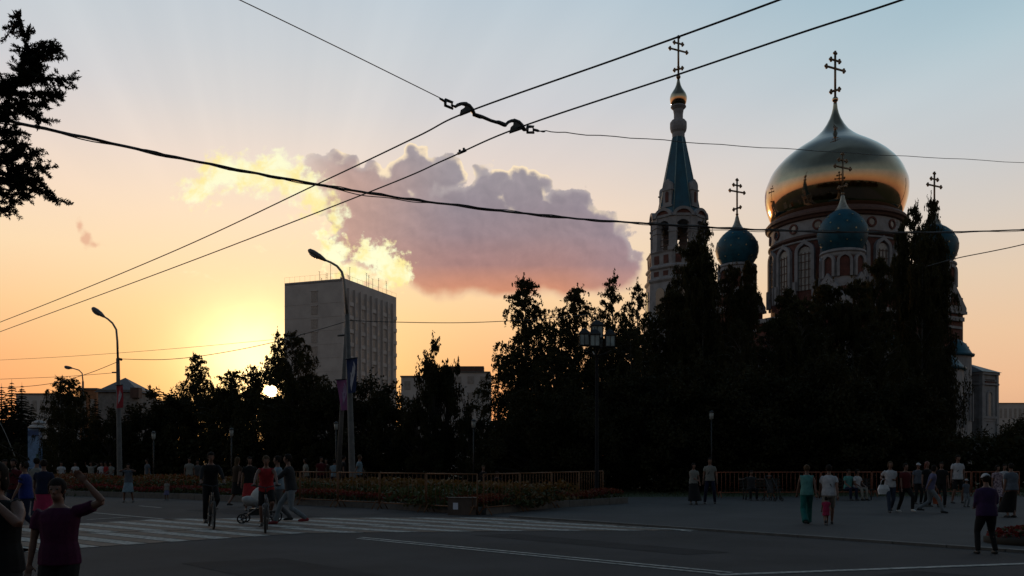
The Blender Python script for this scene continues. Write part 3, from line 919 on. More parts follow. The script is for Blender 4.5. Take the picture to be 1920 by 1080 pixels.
# belfry: eight pillars, arches, bells
z0b, z1b = zz(479, DT), zz(414, DT); rb_ = 47.5 / FOC * DT
bp = MB()
for q in range(8):
    a = q * PI / 4 + OR - PI / 2; rr = rb_ * q8 - .3
    x, y = tx + rr * math.cos(a), ty + rr * math.sin(a)
    bp.box((x, y, (z0b + z1b) / 2), (.85, .62, z1b - z0b), a + PI / 2)
    bp.box((x, y, z0b + 2.1), (1.0, .75, .18), a + PI / 2); bp.box((x, y, z0b + .2), (1.05, .8, .4), a + PI / 2); bp.box((x, y, z0b + 2.75), (1.0, .78, .2), a + PI / 2)
for q in range(8):
    a = q * PI / 4 - PI / 2
    M = face_M(tx, ty, z0b, a, rb_ - .28)
    W2 = 1.15; Ht = z1b - z0b; n = 10
    ins = [(.78 * math.cos(PI - PI * k / n), Ht - 1.35 + .78 * math.sin(PI - PI * k / n)) for k in range(n + 1)]
    ou = [(-W2 + 2 * W2 * k / n, Ht) for k in range(n + 1)]
    for k in range(n): bp.prism([ins[k], ins[k + 1], ou[k + 1], ou[k]], -.3, .3, M)
bel = bp.build('belfry', m_whitewall, tower)
m_bronze = mat('bronze', (.08, .06, .04), .5, metal=.8)
for x, y, s in ((0, -.9, 1.0), (-1.6, -.2, .7), (1.5, .1, .75), (.2, 1.4, .8)):
    bl = MB(); bl.lathe([(.02, 1.0 * s), (.16 * s, .98 * s), (.24 * s, .8 * s), (.3 * s, .4 * s), (.42 * s, .1 * s), (.5 * s, 0)], 14, (tx + x, ty + y, z1b - 1.75))
    bl.tube([(tx + x, ty + y, z1b - .8), (tx + x, ty + y, z1b - .2)], .05, 5); bl.build('bell', m_bronze, bel)
ra = MB()
for q in range(8):
    a = q * PI / 4 - PI / 2; M = face_M(tx, ty, z0b, a, rb_ - .3)
    ra.prism([(-.8, .62), (.8, .62), (.8, .72), (-.8, .72)], -.05, .05, M)
    ra.prism([(-.8, 1.25), (.8, 1.25), (.8, 1.32), (-.8, 1.32)], -.05, .05, M)
ra.build('railing', m_rust, bel)
# kokoshnik crown over the belfry
MB().lathe(pp([(40 * q8, 409), (49.5 * q8, 412.5), (49.5 * q8, 417), (46.5 * q8, 419)], DT), 8, tc_, False, OR).build('belfry_cornice', m_whitewall, tower)
for q in range(8):
    a = q * PI / 4 - PI / 2; ko = MB(); ki = MB(); M = face_M(tx, ty, zz(417, DT), a, 48.5 / FOC * DT)
    o = [(1.2 * math.cos(PI - PI * k / 10), 1.0 * math.sin(PI - PI * k / 10)) for k in range(11)]; i = [(x * .72, z * .68) for x, z in o]
    for k in range(10): ko.prism([i[k], i[k + 1], o[k + 1], o[k]], -.22, .25, M)
    ki.prism(i, -.05, .2, M)
    kk = ko.build('kokoshnik', m_whitewall, tower); ki.build('kokoshnik_panel', m_brick, kk)
sp = MB().lathe(pp([(10.5 * q8, 258), (39 * q8, 410)], DT), 8, tc_, False, OR).build('spire', m_bluespire, tower)
rbm = MB()
for q in range(8):
    a = q * PI / 4 + OR - PI / 2
    p0 = Vector((tx + math.cos(a) * 39 * q8 / FOC * DT, ty + math.sin(a) * 39 * q8 / FOC * DT, zz(410, DT)))
    p1 = Vector((tx + math.cos(a) * 10.5 * q8 / FOC * DT, ty + math.sin(a) * 10.5 * q8 / FOC * DT, zz(258, DT)))
    rbm.tube([p0, p1], .055, 5)
rbm.build('spire_rib', mat('spire_rib_paint', (.12, .2, .22), .5), sp)
for q in range(4):
    a = q * PI / 2 - PI / 2 + PI / 4 + R(8) * 0
    M = face_M(tx, ty, zz(396, DT), a, 30 / FOC * DT)
    lu = MB(); lu.prism(arch_poly(1.15, 3.0, .12), -.42, .9, M); lu.box(M @ Vector((0, .2, .1)), (1.4, 1.4, .2), a + PI / 2); lu.box(M @ Vector((0, .2, 1.95)), (1.36, 1.4, .14), a + PI / 2)
    lu.sphere(M @ Vector((0, -.2, 3.05)), .16, 8, 6)
    lo = lu.build('lucarne', m_whitewall, sp)
    MB().prism(arch_poly(.42, 1.2), -.46, -.4, M @ Matrix.Translation((0, 0, .55))).build('opening', m_brick, lo)
MB().lathe(pp([(8.5, 226), (15, 229), (15.8, 232), (15.8, 240), (14.5, 246), (12, 250), (11.5, 259)], DT), 16, tc_, False).build('lantern_base', m_whitewall, sp)
MB().lathe(pp([(13.5, 199), (14.5, 201), (12, 204), (10, 206), (8.6, 214), (8.6, 224), (12.5, 226), (13, 228.5)], DT), 16, tc_, False).build('lantern_neck', m_whitewall, sp)
gd = MB().lathe(pp([(2.2, 148), (3, 153), (4.6, 160), (7.2, 166), (10.8, 171.5), (14.2, 177), (15.9, 182.6), (15.9, 187), (14.6, 193), (12, 199)], DT), 28, tc_).build('small_golden_dome', m_gold, sp)
MB().sphere((tx, ty, zz(144.5, DT)), 4.2 / FOC * DT, 12, 8).build('finial_ball', m_goldtrim, gd)
cm_b = cross_mb((tx, ty, zz(141, DT)), 71 / FOC * DT); cm_b.sphere((tx, ty, zz(125.5, DT)), 2.8 / FOC * DT, 8, 6)
cm_b.build('cross', m_goldtrim, gd)
# linking gallery between the bell tower and the church
ga = MB(); ga.box(((tx - 8) / 2, (ty + 0) / 2, 5), (20, 9, 10), math.atan2(-ty, -tx)); gl = ga.build('gallery', m_brick, cath)
ga = MB(); ga.box(((tx - 8) / 2, (ty + 0) / 2, 10.15), (20.6, 9.6, .4), math.atan2(-ty, -tx)); ga.build('gallery_cornice', m_whitewall, gl)

# ---------------------------------------------------------------- apartment tower on the left
m_conc = mat('concrete_panels', (.36, .345, .35), .9, var=.12, scale=.25, col2=(.28, .268, .272))  # concrete colour lightened in place of haze over the distant blocks
m_conc2 = mat('concrete_light', (.36, .345, .35), .9, var=.1, scale=.4)
m_dglass = mat('window_dark', (.17, .165, .17), .4, spec=.6)
cA = P(640, 865, 190); cA.z = 0; cB = P(743, 865, 213.5); cB.z = 0; cD = P(539, 865, 196); cD.z = 0
e1 = (cB - cA).normalized(); L1 = (cB - cA).length; e2 = (cD - cA); L2 = e2.length; e2.normalize()
e2 = Vector((-e1.y, e1.x, 0)) if Vector((-e1.y, e1.x, 0)).dot(e2) > 0 else Vector((e1.y, -e1.x, 0))
ya = math.atan2(e1.y, e1.x)
apt = thing('apartment_tower', 'tall grey concrete slab block with loggia columns and a roof full of antennas', 'building', tuple(cA), ya)
HT = zz(524, 190)
sgn = 1 if (Matrix.Rotation(ya, 3, 'Z') @ Vector((0, 1, 0))).dot(e2) > 0 else -1
MB().box((L1 / 2, sgn * L2 / 2, HT / 2), (L1, L2, HT)).build('wall', m_conc, apt)
NF = 13; fh = (HT - 2.2) / NF
seam = MB()
for k in range(NF):
    seam.box((L1 / 2, sgn * L2 / 2, k * fh + .3), (L1 + .06, L2 + .06, .08))
seam.build('panel_joint', mat('joint', (.28, .265, .27), .9), apt)
ncol = 10; wcol = L1 / ncol
for k in range(ncol):                                     # right-hand face: loggias and windows
    u = (k + .5) * wcol
    lp = MB(); lp.box((u - wcol * .5 + .12, -sgn * .25, HT / 2 - .6), (.2, .5, HT - 1.6)); lp.build('pilaster', m_conc2, apt)
    for f in range(1, NF):
        wz = f * fh + 1.75
        wm_ = MB(); wm_.box((u, -sgn * .03, wz), (wcol * (.62 if k % 2 else .46), .1, 1.5)); wn = wm_.build('window', m_dglass, apt)
        if k % 2:
            bm_ = MB(); bm_.box((u, -sgn * .14, wz - 1.25), (wcol * .86, .26, .9)); bm_.build('balcony', m_conc2, wn)
            fm_ = MB(); fm_.box((u, -sgn * .09, wz), (.09, .06, 1.5)); fm_.build('frame', m_conc2, wn)
for f in range(1, NF):                                    # stairwell windows on the end face
    wz = f * fh + 1.9
    for yq, wd, hh in ((L2 * .47, 1.5, 1.9 if f % 3 else 2.4),):
        wm_ = MB(); wm_.box((-.03, sgn * yq, wz), (.1, wd, hh)); wn = wm_.build('window', m_dglass, apt)
        fm_ = MB(); fm_.box((-.1, sgn * yq, wz + hh / 2 + .06), (.16, wd + .3, .14)); fm_.build('frame', m_conc2, wn)
rp = MB(); rp.box((L1 / 2 + 3.0, sgn * L2 / 2, HT + .45), (L1 * .74, L2 * .72, .9)); rp.box((L1 * .35, sgn * (L2 / 2 + .5), HT + 1.1), (8, L2 * .62, .25))
rp.box((L1 / 2, sgn * .15, HT + .25), (L1, .3, .5)); rp.box((.15, sgn * (L2 / 2), HT - .1), (.3, L2, .6))
rp.build('roof_house', m_conc, apt)
for k in range(17):
    u, v = random.uniform(.5, L1 - .5), sgn * random.uniform(1, L2 - 1); h = random.uniform(1.6, 5.2)
    an = MB(); an.tube([(u, v, HT + .6), (u, v, HT + .6 + h)], .05, 4)
    for j in range(random.randint(1, 4)):
        z = HT + .6 + h * (1 - .12 * j); an.tube([(u - .45, v, z), (u + .45, v, z)], .03, 3)
    an.build('antenna', m_iron, apt)
ral = MB()
for a, b in (((0, 0), (L1, 0)), ((0, 0), (0, sgn * L2))):
    ral.tube([(a[0], a[1], HT + 1.4), (b[0], b[1], HT + 1.4)], .018, 3)
    for k in range(12):
        t = k / 11; x, y = a[0] + (b[0] - a[0]) * t, a[1] + (b[1] - a[1]) * t
        ral.tube([(x, y, HT + .2), (x, y, HT + 1.4)], .018, 3)
ral.build('railing', m_iron, apt)


# ---------------------------------------------------------------- lesser buildings
def block(name, label, px0, px1, top, d, depth, m, cols=0, floors=0, rz=0, parts=None, cat='building', wmat=None):
    x0, x1 = (px0 - CX) / FOC * d, (px1 - CX) / FOC * d; h = zz(top, d); wd = x1 - x0
    o = thing(name, label, cat, ((x0 + x1) / 2, d, 0), rz)
    MB().box((0, depth / 2, h / 2), (wd, depth, h)).build('wall', m, o)
    MB().box((0, depth / 2, h + .12), (wd + .3, depth + .3, .25)).build('roof', m_lead, o)
    for c in range(cols):
        for f in range(floors):
            fh_ = h / floors
            wm_ = MB(); wm_.box((-wd / 2 + (c + .5) * wd / cols, -.02, (f + .55) * fh_), (wd / cols * .5, .1, fh_ * .45)); wm_.build('window', wmat or m_dglass, o)
    return o, wd, h


block('office_block', 'pale square office block with a flat roof sign behind the tree right of the tower', 800, 918, 699, 165, 14, m_conc, 5, 6)
ob = [q for q in COL.objects if q.name == 'office_block'][0]
sb = MB(); sb.box((.6, 5, zz(687.5, 165) - 0), (8.2, 3, .95)); sb.build('roof_sign', m_rust, ob)
sl = MB()
for q in (-2, 1, 3.5): sl.tube([(q, 5, zz(699, 165)), (q, 5, zz(688, 165))], .1, 4)
sl.build('sign_support', m_iron, ob)
block('office_wing', 'lower grey wing left of the square office block', 752, 799, 707, 160, 14, m_conc, 2, 5)
block('shed', 'low dark building under the sky gap between office block and birches', 915, 990, 792, 120, 12, m_conc, 4, 2)
mst = thing('roof_mast', 'short thick mast with side arms standing on the low dark building', 'mast', tuple(P(934, 793, 121)))
mm = MB(); mm.tube([(0, 0, -.1), (0, 0, 1.9)], .16, 6); mm.tube([(-.45, 0, .8), (.0, 0, 1.0), (.7, 0, .2)], .06, 4); mm.build('pole', m_iron, mst)
block('long_low_building', 'long low grey building behind the spruces at the far left', 30, 100, 740, 150, 15, m_conc, 5, 3)
block('orange_building', 'small orange brown building just left of the pyramid roof', 150, 181, 731, 118, 8, mat('orange_plaster', (.22, .10, .05), .85), 2, 2)
block('grey_building', 'grey flat roofed building just right of the pyramid roof', 262, 292, 752, 125, 8, m_conc, 2, 2)
block('distant_block', 'low far building with flat roof at the right edge behind the porch', 1854, 1935, 757, 230, 14, m_conc, 9, 3)
o, wd, h = block('pavilion', 'square grey pavilion with a steep pyramid roof behind the second street lamp', 184, 258, 735, 95, 5, mat('pavilion_wall', (.15, .14, .14), .85), 0, 0)
pr = MB(); zt = zz(704, 95)
pr.add([(-wd / 2 - .3, -.3, h), (wd / 2 + .3, -.3, h), (wd / 2 + .3, 5.3, h), (-wd / 2 - .3, 5.3, h), (-.3, 2.5, zt)], [(0, 1, 4), (1, 2, 4), (2, 3, 4), (3, 0, 4), (0, 3, 2, 1)])
pr.build('pyramid_roof', mat('pavilion_roof', (.09, .075, .08), .6), o)
pb = MB(); pb.box((wd / 2 - .15, .0, h - .1), (.9, .9, 1.1)); pb.build('chimney', m_rust, o)

# ---------------------------------------------------------------- planting
GR = 'birches and broad trees in front of the cathedral'
GL = 'trees of the park beyond the crossing'
T = []
for px, top, d, wd, lab in ((3, 718, 70, .9, 'dark pointed spruce cut by the left edge of the picture'), (22, 710, 74, 1.0, 'tallest of the pointed spruces at the far left'), (41, 716, 70, .9, 'pointed spruce just left of the blue kiosk'), (60, 752, 72, 1.0, 'lower spruce behind the blue kiosk')):
    T.append(plant('spruce_a', px, top, d, wd, lab, 'spruces at the far left'))
for px, top, d, wd, pr, lab in (
    (112, 706, 60, .58, 'birch_d', 'left trunk top of the dark pair of trees right of the kiosk'),
    (139, 709, 62, .58, 'birch_d', 'right trunk top of the dark pair of trees right of the kiosk'),
    (179, 742, 66, .8, 'spruce_b', 'low dark spruce between the double topped tree and the pyramid roof'),
    (240, 748, 66, .9, 'spruce_a', 'slim spruce in front of the grey pavilion wall'),
    (206, 770, 60, .8, 'round_b', 'low bushy tree in front of the pyramid roofed pavilion'),
    (274, 762, 62, .9, 'round_b', 'low bushy tree right of the pyramid roofed pavilion'),
    (298, 722, 70, .9, 'spruce_b', 'spruce with a thin tip above the bushes left of the airy birch'),
    (318, 738, 64, 1.0, 'round_a', 'rounded bushy tree just left of the airy birch'),
    (366, 662, 66, .66, 'birch_a', 'airy thin birch standing above the bushes left of the setting sun'),
    (400, 728, 62, .9, 'round_a', 'rounded bushy tree between the airy birch and the setting sun'),
    (436, 694, 60, .8, 'birch_d', 'broad glowing tree left of the setting sun'),
    (474, 684, 60, .62, 'birch_b', 'loose topped tree directly over the setting sun'),
    (503, 700, 59, .7, 'round_c', 'dark bushy tree through which the setting sun burns'),
    (545, 622, 56, .66, 'birch_d', 'tall birch between the setting sun and the apartment tower'),
    (519, 618, 57, .40, 'birch_c', 'narrow leaning birch top beside the setting sun'),
    (584, 700, 56, .85, 'birch_d', 'weeping tree in front of the left face of the apartment tower'),
    (628, 722, 54, .9, 'round_a', 'bushy tree behind the banners left of the lamp post'),
    (688, 716, 54, .9, 'round_c', 'wide bushy tree right of the lamp post with the navy banner'),
    (735, 748, 52, .8, 'round_b', 'low bushy tree at the right corner of the apartment tower'),
    (815, 650, 50, .50, 'round_b', 'dark round crowned tree in front of the square office block'),
    (838, 690, 51, .42, 'round_a', 'smaller dark tree against the right half of the office block'),
    (785, 742, 49, .7, 'round_b', 'low bushy tree left under the round crowned tree'),
    (882, 768, 48, .62, 'round_b', 'low bushy tree at the right foot of the office block'),
    (925, 810, 47, .8, 'round_c', 'low wide bush left of the first tall birch')):
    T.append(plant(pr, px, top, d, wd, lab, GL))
for px, top, d, wd, pr, lab in (
    (992, 520, 52, .70, 'birch_a', 'tall birch nearest the sunset, leftmost of the row before the cathedral'),
    (968, 660, 50, .85, 'birch_d', 'lower weeping birch with drooping left branches under the leftmost tall birch'),
    (1072, 538, 51, .72, 'birch_a', 'airy birch behind the four globed lantern post'),
    (1040, 660, 49, .8, 'birch_d', 'dense lower tree between the two leftmost birches'),
    (1154, 512, 53, .62, 'birch_c', 'slender dark birch right of the lantern post'),
    (1193, 528, 54, .60, 'birch_c', 'slender dark birch just left of the bell tower'),
    (1120, 640, 50, .8, 'birch_d', 'dense dark tree behind the lantern post'),
    (1180, 620, 50, .7, 'birch_d', 'dense dark tree left under the bell tower'),
    (1325, 414, 58, .30, 'birch_a', 'narrow airy tree rising beside the belfry openings'),
    (1296, 446, 58, 0.42, 'birch_e', 'dense tall tree covering the right half of the bell tower'),
    (1318, 470, 57, 0.34, 'birch_e', 'dense tree with a straight right edge left of the left blue dome'),
    (1262, 540, 55, 0.59, 'birch_e', 'dark tree covering the foot of the bell tower'),
    (1375, 492, 59, 0.34, 'birch_e', 'dense tree under the left blue dome'),
    (1404, 484, 59, 0.28, 'birch_e', 'narrow tree at the right rim of the left blue dome'),
    (1390, 600, 52, .50, 'birch_d', 'lower dark tree under the left blue dome'),
    (1478, 540, 56, 0.48, 'birch_e', 'dark tree in front of the left drum windows'),
    (1532, 518, 58, .26, 'birch_c', 'pointed dark tree in front of the middle of the drum'),
    (1550, 528, 57, 0.56, 'birch_e', 'broad dark tree in front of the drum'),
    (1600, 520, 56, 0.48, 'birch_e', 'tall dark tree below the front blue dome'),
    (1645, 478, 58, 0.36, 'birch_e', 'tall dark tree right of the front blue dome'),
    (1688, 418, 60, .20, 'birch_e', 'very tall dense tree at the right side of the golden dome'),
    (1716, 384, 60, .34, 'birch_a', 'very tall airy topped tree left of the right blue dome'),
    (1752, 368, 61, .27, 'birch_a', 'tallest airy topped tree over the right blue dome'),
    (1730, 440, 58, 0.30, 'birch_e', 'dense tall tree just left of the right blue dome'),
    (1760, 440, 60, .22, 'birch_e', 'narrow dense tree hiding the lower right blue dome'),
    (1505, 560, 54, .62, 'birch_d', 'broad dark tree filling the grove below the drum'),
    (1448, 600, 53, .55, 'birch_d', 'lower dark tree between the left blue dome and the drum'),
    (1650, 600, 53, .6, 'birch_d', 'broad dark tree low in the grove'),
    (1766, 676, 54, .30, 'round_c', 'rounded dark tree at the right end of the grove by the porch'),
    (1778, 745, 55, .24, 'round_a', 'low rounded tree beside the white porch')):
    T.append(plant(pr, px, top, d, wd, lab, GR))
fr_lab = ['{} low bushy tree in the dark front row before the cathedral'.format(q) for q in ('leftmost', 'second from left', 'third from left', 'fourth from left', 'fifth from left', 'sixth from left', 'seventh from left', 'rightmost')]
for k, (px, top, d) in enumerate(((1010, 745, 46), (1100, 740, 46), (1205, 700, 47), (1310, 690, 47), (1420, 690, 47), (1520, 680, 47), (1610, 700, 47), (1690, 720, 48))):
    T.append(plant('round_c', px, top, d, 1.0, fr_lab[k], GR))
for k, (px, top, d, w_) in enumerate(((1880, 808, 80, 1.2), (1925, 790, 84, 1.3), (1868, 830, 70, .8))):
    T.append(plant('round_c', px, top, d, w_, ['rounded dark tree right of the porch', 'dark tree cut by the right edge of the picture', 'lowest bush at the foot of the porch'][k], GL))
hg = thing('hedge', 'low dark hedge along the far side of the park lawn', 'hedge', (0, 0, 0))
hp = [Vector(q) for q in [(-60, 82), (-30, 62), (-12, 55), (4, 50), (20, 50), (33, 50), (44, 56), (52, 62)]]
link('foliage', quads_mesh('foliage', leaves(band_points(60000, 0, 3.0, .05, 3.0, hp, rng), .3, .7), m_leaf_dark), hg)

# the low sun burns through a ragged gap in the crowns: leaves on that line are missing
def sun_gap(o):
    for ch in o.children:
        if not ch.name.startswith('crown'): continue
        me = ch.data
        n = len(me.vertices); co = np.empty(n * 3, np.float32); me.vertices.foreach_get('co', co); co = co.reshape(-1, 3)
        Mx = np.array(Matrix.Translation(o.location) @ Matrix.Rotation(o.rotation_euler.z, 4, 'Z') @ Matrix.Diagonal((*o.scale, 1)))
        wv = co @ Mx[:3, :3].T + Mx[:3, 3] - np.array([0, 0, CH])
        q = wv.reshape(-1, 4, 3).mean(1)
        u = q[:, 0] / q[:, 1] * FOC + CX; v = HY - q[:, 2] / q[:, 1] * FOC
        a = np.arctan2(v - 734, u - 508)
        rad = 12 + 1.6 * np.sin(2 * a + 1) + 1.2 * np.sin(5 * a) + rng.random(len(a)) * 12
        keep = np.hypot((u - 508) / 1.1, (v - 734) / .86) > rad
        if keep.all(): continue
        V = co.reshape(-1, 4, 3)[keep]
        ch.data = quads_mesh('crown', V, me.materials[0])


for o in T: sun_gap(o)

# near conifer whose boughs reach in from the left
d = 9.0
con = thing('spruce_tree', 'near spiky conifer reaching in from the upper left edge', 'tree', (P(-250, 0, d).x, d, 0))
ox = Vector((con.location.x, d, 0))
ctr = MB(); ctr.tube([(0, 0, 0), (0, 0, 3.5), (.05, 0, 7.6)], [.17, .12, .01], 8)
boughs = []
for pts in ([(-250, 190), (-120, 165), (0, 165), (60, 150), (84, 118), (88, 80), (72, 36)],
            [(0, 165), (60, 150), (100, 110), (146, 96)], [(60, 150), (90, 120), (128, 88)], [(0, 170), (60, 165), (100, 165), (130, 165)],
            [(-60, 165), (20, 160), (40, 125), (48, 95)], [(-100, 175), (0, 190), (50, 195), (92, 222)], [(40, 150), (58, 110), (95, 75)],
            [(0, 160), (-20, 140), (10, 135)], [(20, 190), (60, 185), (104, 190)], [(70, 145), (104, 130), (134, 124)],
            [(-250, 250), (-100, 250), (0, 248), (30, 248), (52, 248)], [(-100, 230), (0, 225), (34, 222)],
            [(-250, 330), (-100, 320), (0, 312), (50, 310), (72, 284)], [(-60, 310), (0, 290), (40, 285), (64, 280)],
            [(-60, 330), (20, 335), (70, 345), (114, 368)], [(0, 325), (50, 330), (84, 336), (104, 352)], [(20, 320), (60, 312), (94, 312)],
            [(-80, 350), (0, 360), (30, 372), (22, 398)], [(-80, 365), (-10, 375), (4, 390), (6, 405)], [(-40, 270), (10, 262), (44, 264), (52, 270)],
            [(0, 340), (40, 350), (62, 372)]):
    y = random.uniform(-.35, .35)
    pts = [(a * .86 - 4 if a > 0 else a, b + (8 if b < 200 else 0)) for a, b in pts]
    boughs.append([P(a, b, d) - ox + Vector((0, y * (i / len(pts)), 0)) for i, (a, b) in enumerate(pts)])
for k in range(70):                                       # the rest of the tree, out of the picture
    z = random.uniform(1.6, 7.4); az = random.uniform(0, 2 * PI); L = 2.1 * (1 - z / 8.2) + .1
    if abs(az - 0) < .9 or abs(az - 2 * PI) < .9:
        L = min(L, .75)
    boughs.append([Vector((math.cos(az) * L * t, math.sin(az) * L * t, z - .35 * L * t * t + .1 * t)) for t in (0, .35, .7, 1)])
cpts, cdir, tw = [], [], MB()
for bi, b in enumerate(boughs):
    vis = bi < 21
    tw.tube(b, [.022 if i == 0 else max(.005, .018 * (1 - i / len(b))) for i in range(len(b))], 4, cap=False)
    segs = list(zip(b[:-1], b[1:])); tot = sum((q - p).length for p, q in segs)
    for p, q in segs:
        L = (q - p).length; dr = (q - p).normalized()
        for _ in range(int(L * (62 if vis else 14)) + 1):
            o = p.lerp(q, random.random()); v = Vector(rng.normal(size=3)); v.z -= .15
            dd = (v.normalized() + dr * .75).normalized(); ln = random.uniform(.04, .16 if vis else .3) * (1.9 if random.random() < .08 else 1)
            e = o + dd * ln
            tw.tube([o, e], [.004, .002], 3, cap=False)
            nn = int(ln * (520 if vis else 200))
            t = rng.random(nn) ** 1.25
            cpts.append(np.array(o)[None] + np.array(dd)[None] * (ln * t)[:, None] + rng.normal(size=(nn, 3)) * .006)
            cdir.append(np.tile(np.array(dd), (nn, 1)) * .5 + rng.normal(size=(nn, 3)) * .7)
cp, cd = np.concatenate(cpts), np.concatenate(cdir)
cd /= np.linalg.norm(cd, axis=1)[:, None]
link('crown', quads_mesh('crown', leaves(cp + cd * .014, .045, .26, dirs=cd), m_needle), con)
ctr.v += []; base = ctr
tr_o = base.build('trunk', m_bark, con); tw.build('bough', m_bark, tr_o)

# wooded park and houses on the side behind the viewer, seen only as the dark band mirrored in the golden dome
bt = np.concatenate([np.stack([x + rng.normal(size=900) * 5, -60 - abs(rng.normal(size=900)) * 6, np.clip(rng.random(900) ** .8 * (20 + 7 * math.sin(x * .13) + 5 * math.sin(x * .37)), .5, 40)], 1) for x in np.arange(-150, 230, 6.5)])
fw = link('far_trees', quads_mesh('far_trees', leaves(bt, 2.4, .8), m_leaf_dark)); fw['kind'] = 'stuff'

# small white park lanterns between the trees
m_plg = mat('park_lantern_glass', (.20, .20, .19), .4)
for k, (px, py, dd, lab) in enumerate(((288, 818, 46, 'small white park lantern among the trees left of the black cyclist'), (434, 812, 46, 'small white park lantern among the trees above the pram'), (630, 800, 46, 'small white park lantern left of the tall street lamp'),
                                   (888, 796, 44, 'small white park lantern under the office block'), (1334, 780, 43, 'small white park lantern above the man at the orange fence'))):
    o = thing('park_lantern', lab, 'street lamp', ((px - CX) / FOC * dd, dd, 0), 0, 'small park lanterns'); zt = zz(py, dd)
    MB().tube([(0, 0, 0), (0, 0, zt - .15)], .035, 6).build('pole', m_iron, o)
    h_ = MB().lathe([(.05, zt - .18), (.09, zt - .14), (.11, zt + .14), (.05, zt + .17)], 8).build('lantern_glass', m_plg, o)
    MB().lathe([(.15, zt + .17), (.1, zt + .22), (.02, zt + .27)], 8).build('lantern_roof', m_iron, h_)

# ---------------------------------------------------------------- overhead wires
def wire(name, label, pts, r, wob=0.0, sub=10, cat='wire', m=None):
    """pts: (px, py, depth) rows, smoothed through"""
    p = [P(*q) for q in pts]; out = []
    for i in range(len(p) - 1):
        a, b, c, d_ = p[max(i - 1, 0)], p[i], p[i + 1], p[min(i + 2, len(p) - 1)]
        for k in range(sub):
            t = k / sub
            out.append(.5 * ((2 * b) + (c - a) * t + (2 * a - 5 * b + 4 * c - d_) * t * t + (3 * b - a - 3 * c + d_) * t ** 3) + Vector((0, 0, wob * math.sin((i * sub + k) * 1.9) + wob * .6 * math.sin((i * sub + k) * .77))))
    out.append(p[-1])
    o = MB().tube(out, r, 5).build(name, m or m_wire)
    return tag(o, label, cat)


def ez(py, h=6.0): return (h - CH) * FOC / (HY - py)        # depth of a point at height h


W1 = [(-260, 702), (0, 604), (300, 482), (595, 345), (780, 257), (876, 210), (1180, 102), (1460, 0), (1800, -130)]
W2 = [(-260, 718), (0, 622), (330, 500), (700, 357), (833, 300), (968, 241), (1270, 140), (1500, 62), (1690, 0), (2000, -110)]
wire('trolley_wire', 'taut trolley wire passing under the left end of the insulated hanger', [(x, y, ez(y)) for x, y in W1], .011, .0)
wire('trolley_wire', 'taut trolley wire passing under the right end of the insulated hanger', [(x, y, ez(y)) for x, y in W2], .011, .0)
wire('span_wire', 'thin span wire rising to the upper left from the insulated hanger', [(300, -70, 8.6), (450, 0, 9.2), (640, 92, 9.9), (830, 186, 10.75)], .006)
wire('span_wire', 'thin wavy span wire running right from the insulated hanger past the golden dome', [(1016, 246, 11.9), (1100, 252, 13), (1280, 266, 15), (1500, 281, 17.5), (1700, 293, 20), (1920, 305, 23), (2150, 318, 26)], .007, .008, 6)
cab = [(-200, 190, 12.5), (40, 232, 14), (330, 295, 16), (590, 345, 18), (800, 378, 20), (1050, 407, 22.5), (1230, 420, 24.5), (1450, 432, 27), (1700, 436, 30), (1920, 431, 33), (2200, 420, 37)]
cb_o = wire('cable_bundle', 'thick sagging bundle of twisted cables crossing the whole view', cab, .026, .005, 12, 'cable')
for k in range(2):
    st = [P(x, y + (-1.5 if k else 1.8), d_) for x, y, d_ in cab]; pts = []
    for i in range(len(st) - 1):
        for q in range(14):
            t = q / 14; ph = (i * 14 + q) * (.9 + .4 * k)
            pts.append(st[i].lerp(st[i + 1], t) + Vector((0, .014 * math.cos(ph), .016 * math.sin(ph) - .05 * math.sin(PI * t) * (1 if (i + k) % 3 == 0 else .2))))
    o = MB().tube(pts, .010, 4).build('loose_strand', m_wire, cb_o)
wire('wire', 'short wire rising to the right edge from behind the right blue dome', [(1740, 499, 34), (1795, 484, 33), (1860, 471, 32), (1920, 458, 31), (2050, 425, 29)], .018)
wire('wire', 'thin wire strung from the second street lamp to the banner lamp post', [(222, 673, 44), (310, 674, 43), (400, 664, 42), (520, 640, 40.5), (655, 601, 38.5)], .016)
wire('wire', 'thin wire strung from the banner lamp post to the birches', [(655, 601, 38.5), (745, 604, 40), (870, 605, 42), (1000, 599, 45), (1120, 588, 50)], .018)
wire('wire', 'thin wire dropping from the second street lamp to the left edge', [(219, 679, 44), (160, 702, 46), (90, 720, 48), (0, 727, 51), (-100, 725, 54)], .016)
wire('wire', 'faint far wire above the second street lamp on the left', [(-60, 678, 70), (100, 670, 68), (220, 662, 66), (370, 650, 64), (520, 636, 62)], .014)
wire('wire', 'faint far wire ending at the crossarm of the second street lamp', [(214, 699, 44), (120, 706, 47), (0, 711, 50), (-80, 714, 52)], .012)
wire('guy_wire', 'pale guy wire slanting down at the far left edge', [(-30, 742, 20), (0, 793, 20), (14, 822, 20), (28, 856, 20)], .008, m=m_steel)

# insulated hanger carrying the two trolley wires
i0, i1 = P(830, 188, 10.75), P(1016, 246, 11.9)
hang = thing('wire_hanger', 'dark insulated hanger with two curved clamps joining both trolley wires', 'wire hanger', tuple(i0))
ax_ = (i1 - i0)


def hp_(px, py):                                          # point of the hanger seen at px,py
    t = (px - 830) / 186.0; d_ = 10.75 + 1.15 * t
    return P(px, py, d_) - i0


def link_ring(cx, cy, hw, hh, sl):
    m = MB(); c = [(cx - hw, cy - hh - sl), (cx + hw, cy - hh + sl), (cx + hw, cy + hh + sl), (cx - hw, cy + hh - sl)]
    m.tube([hp_(*q) for q in c + c[:1]], .021, 6); return m


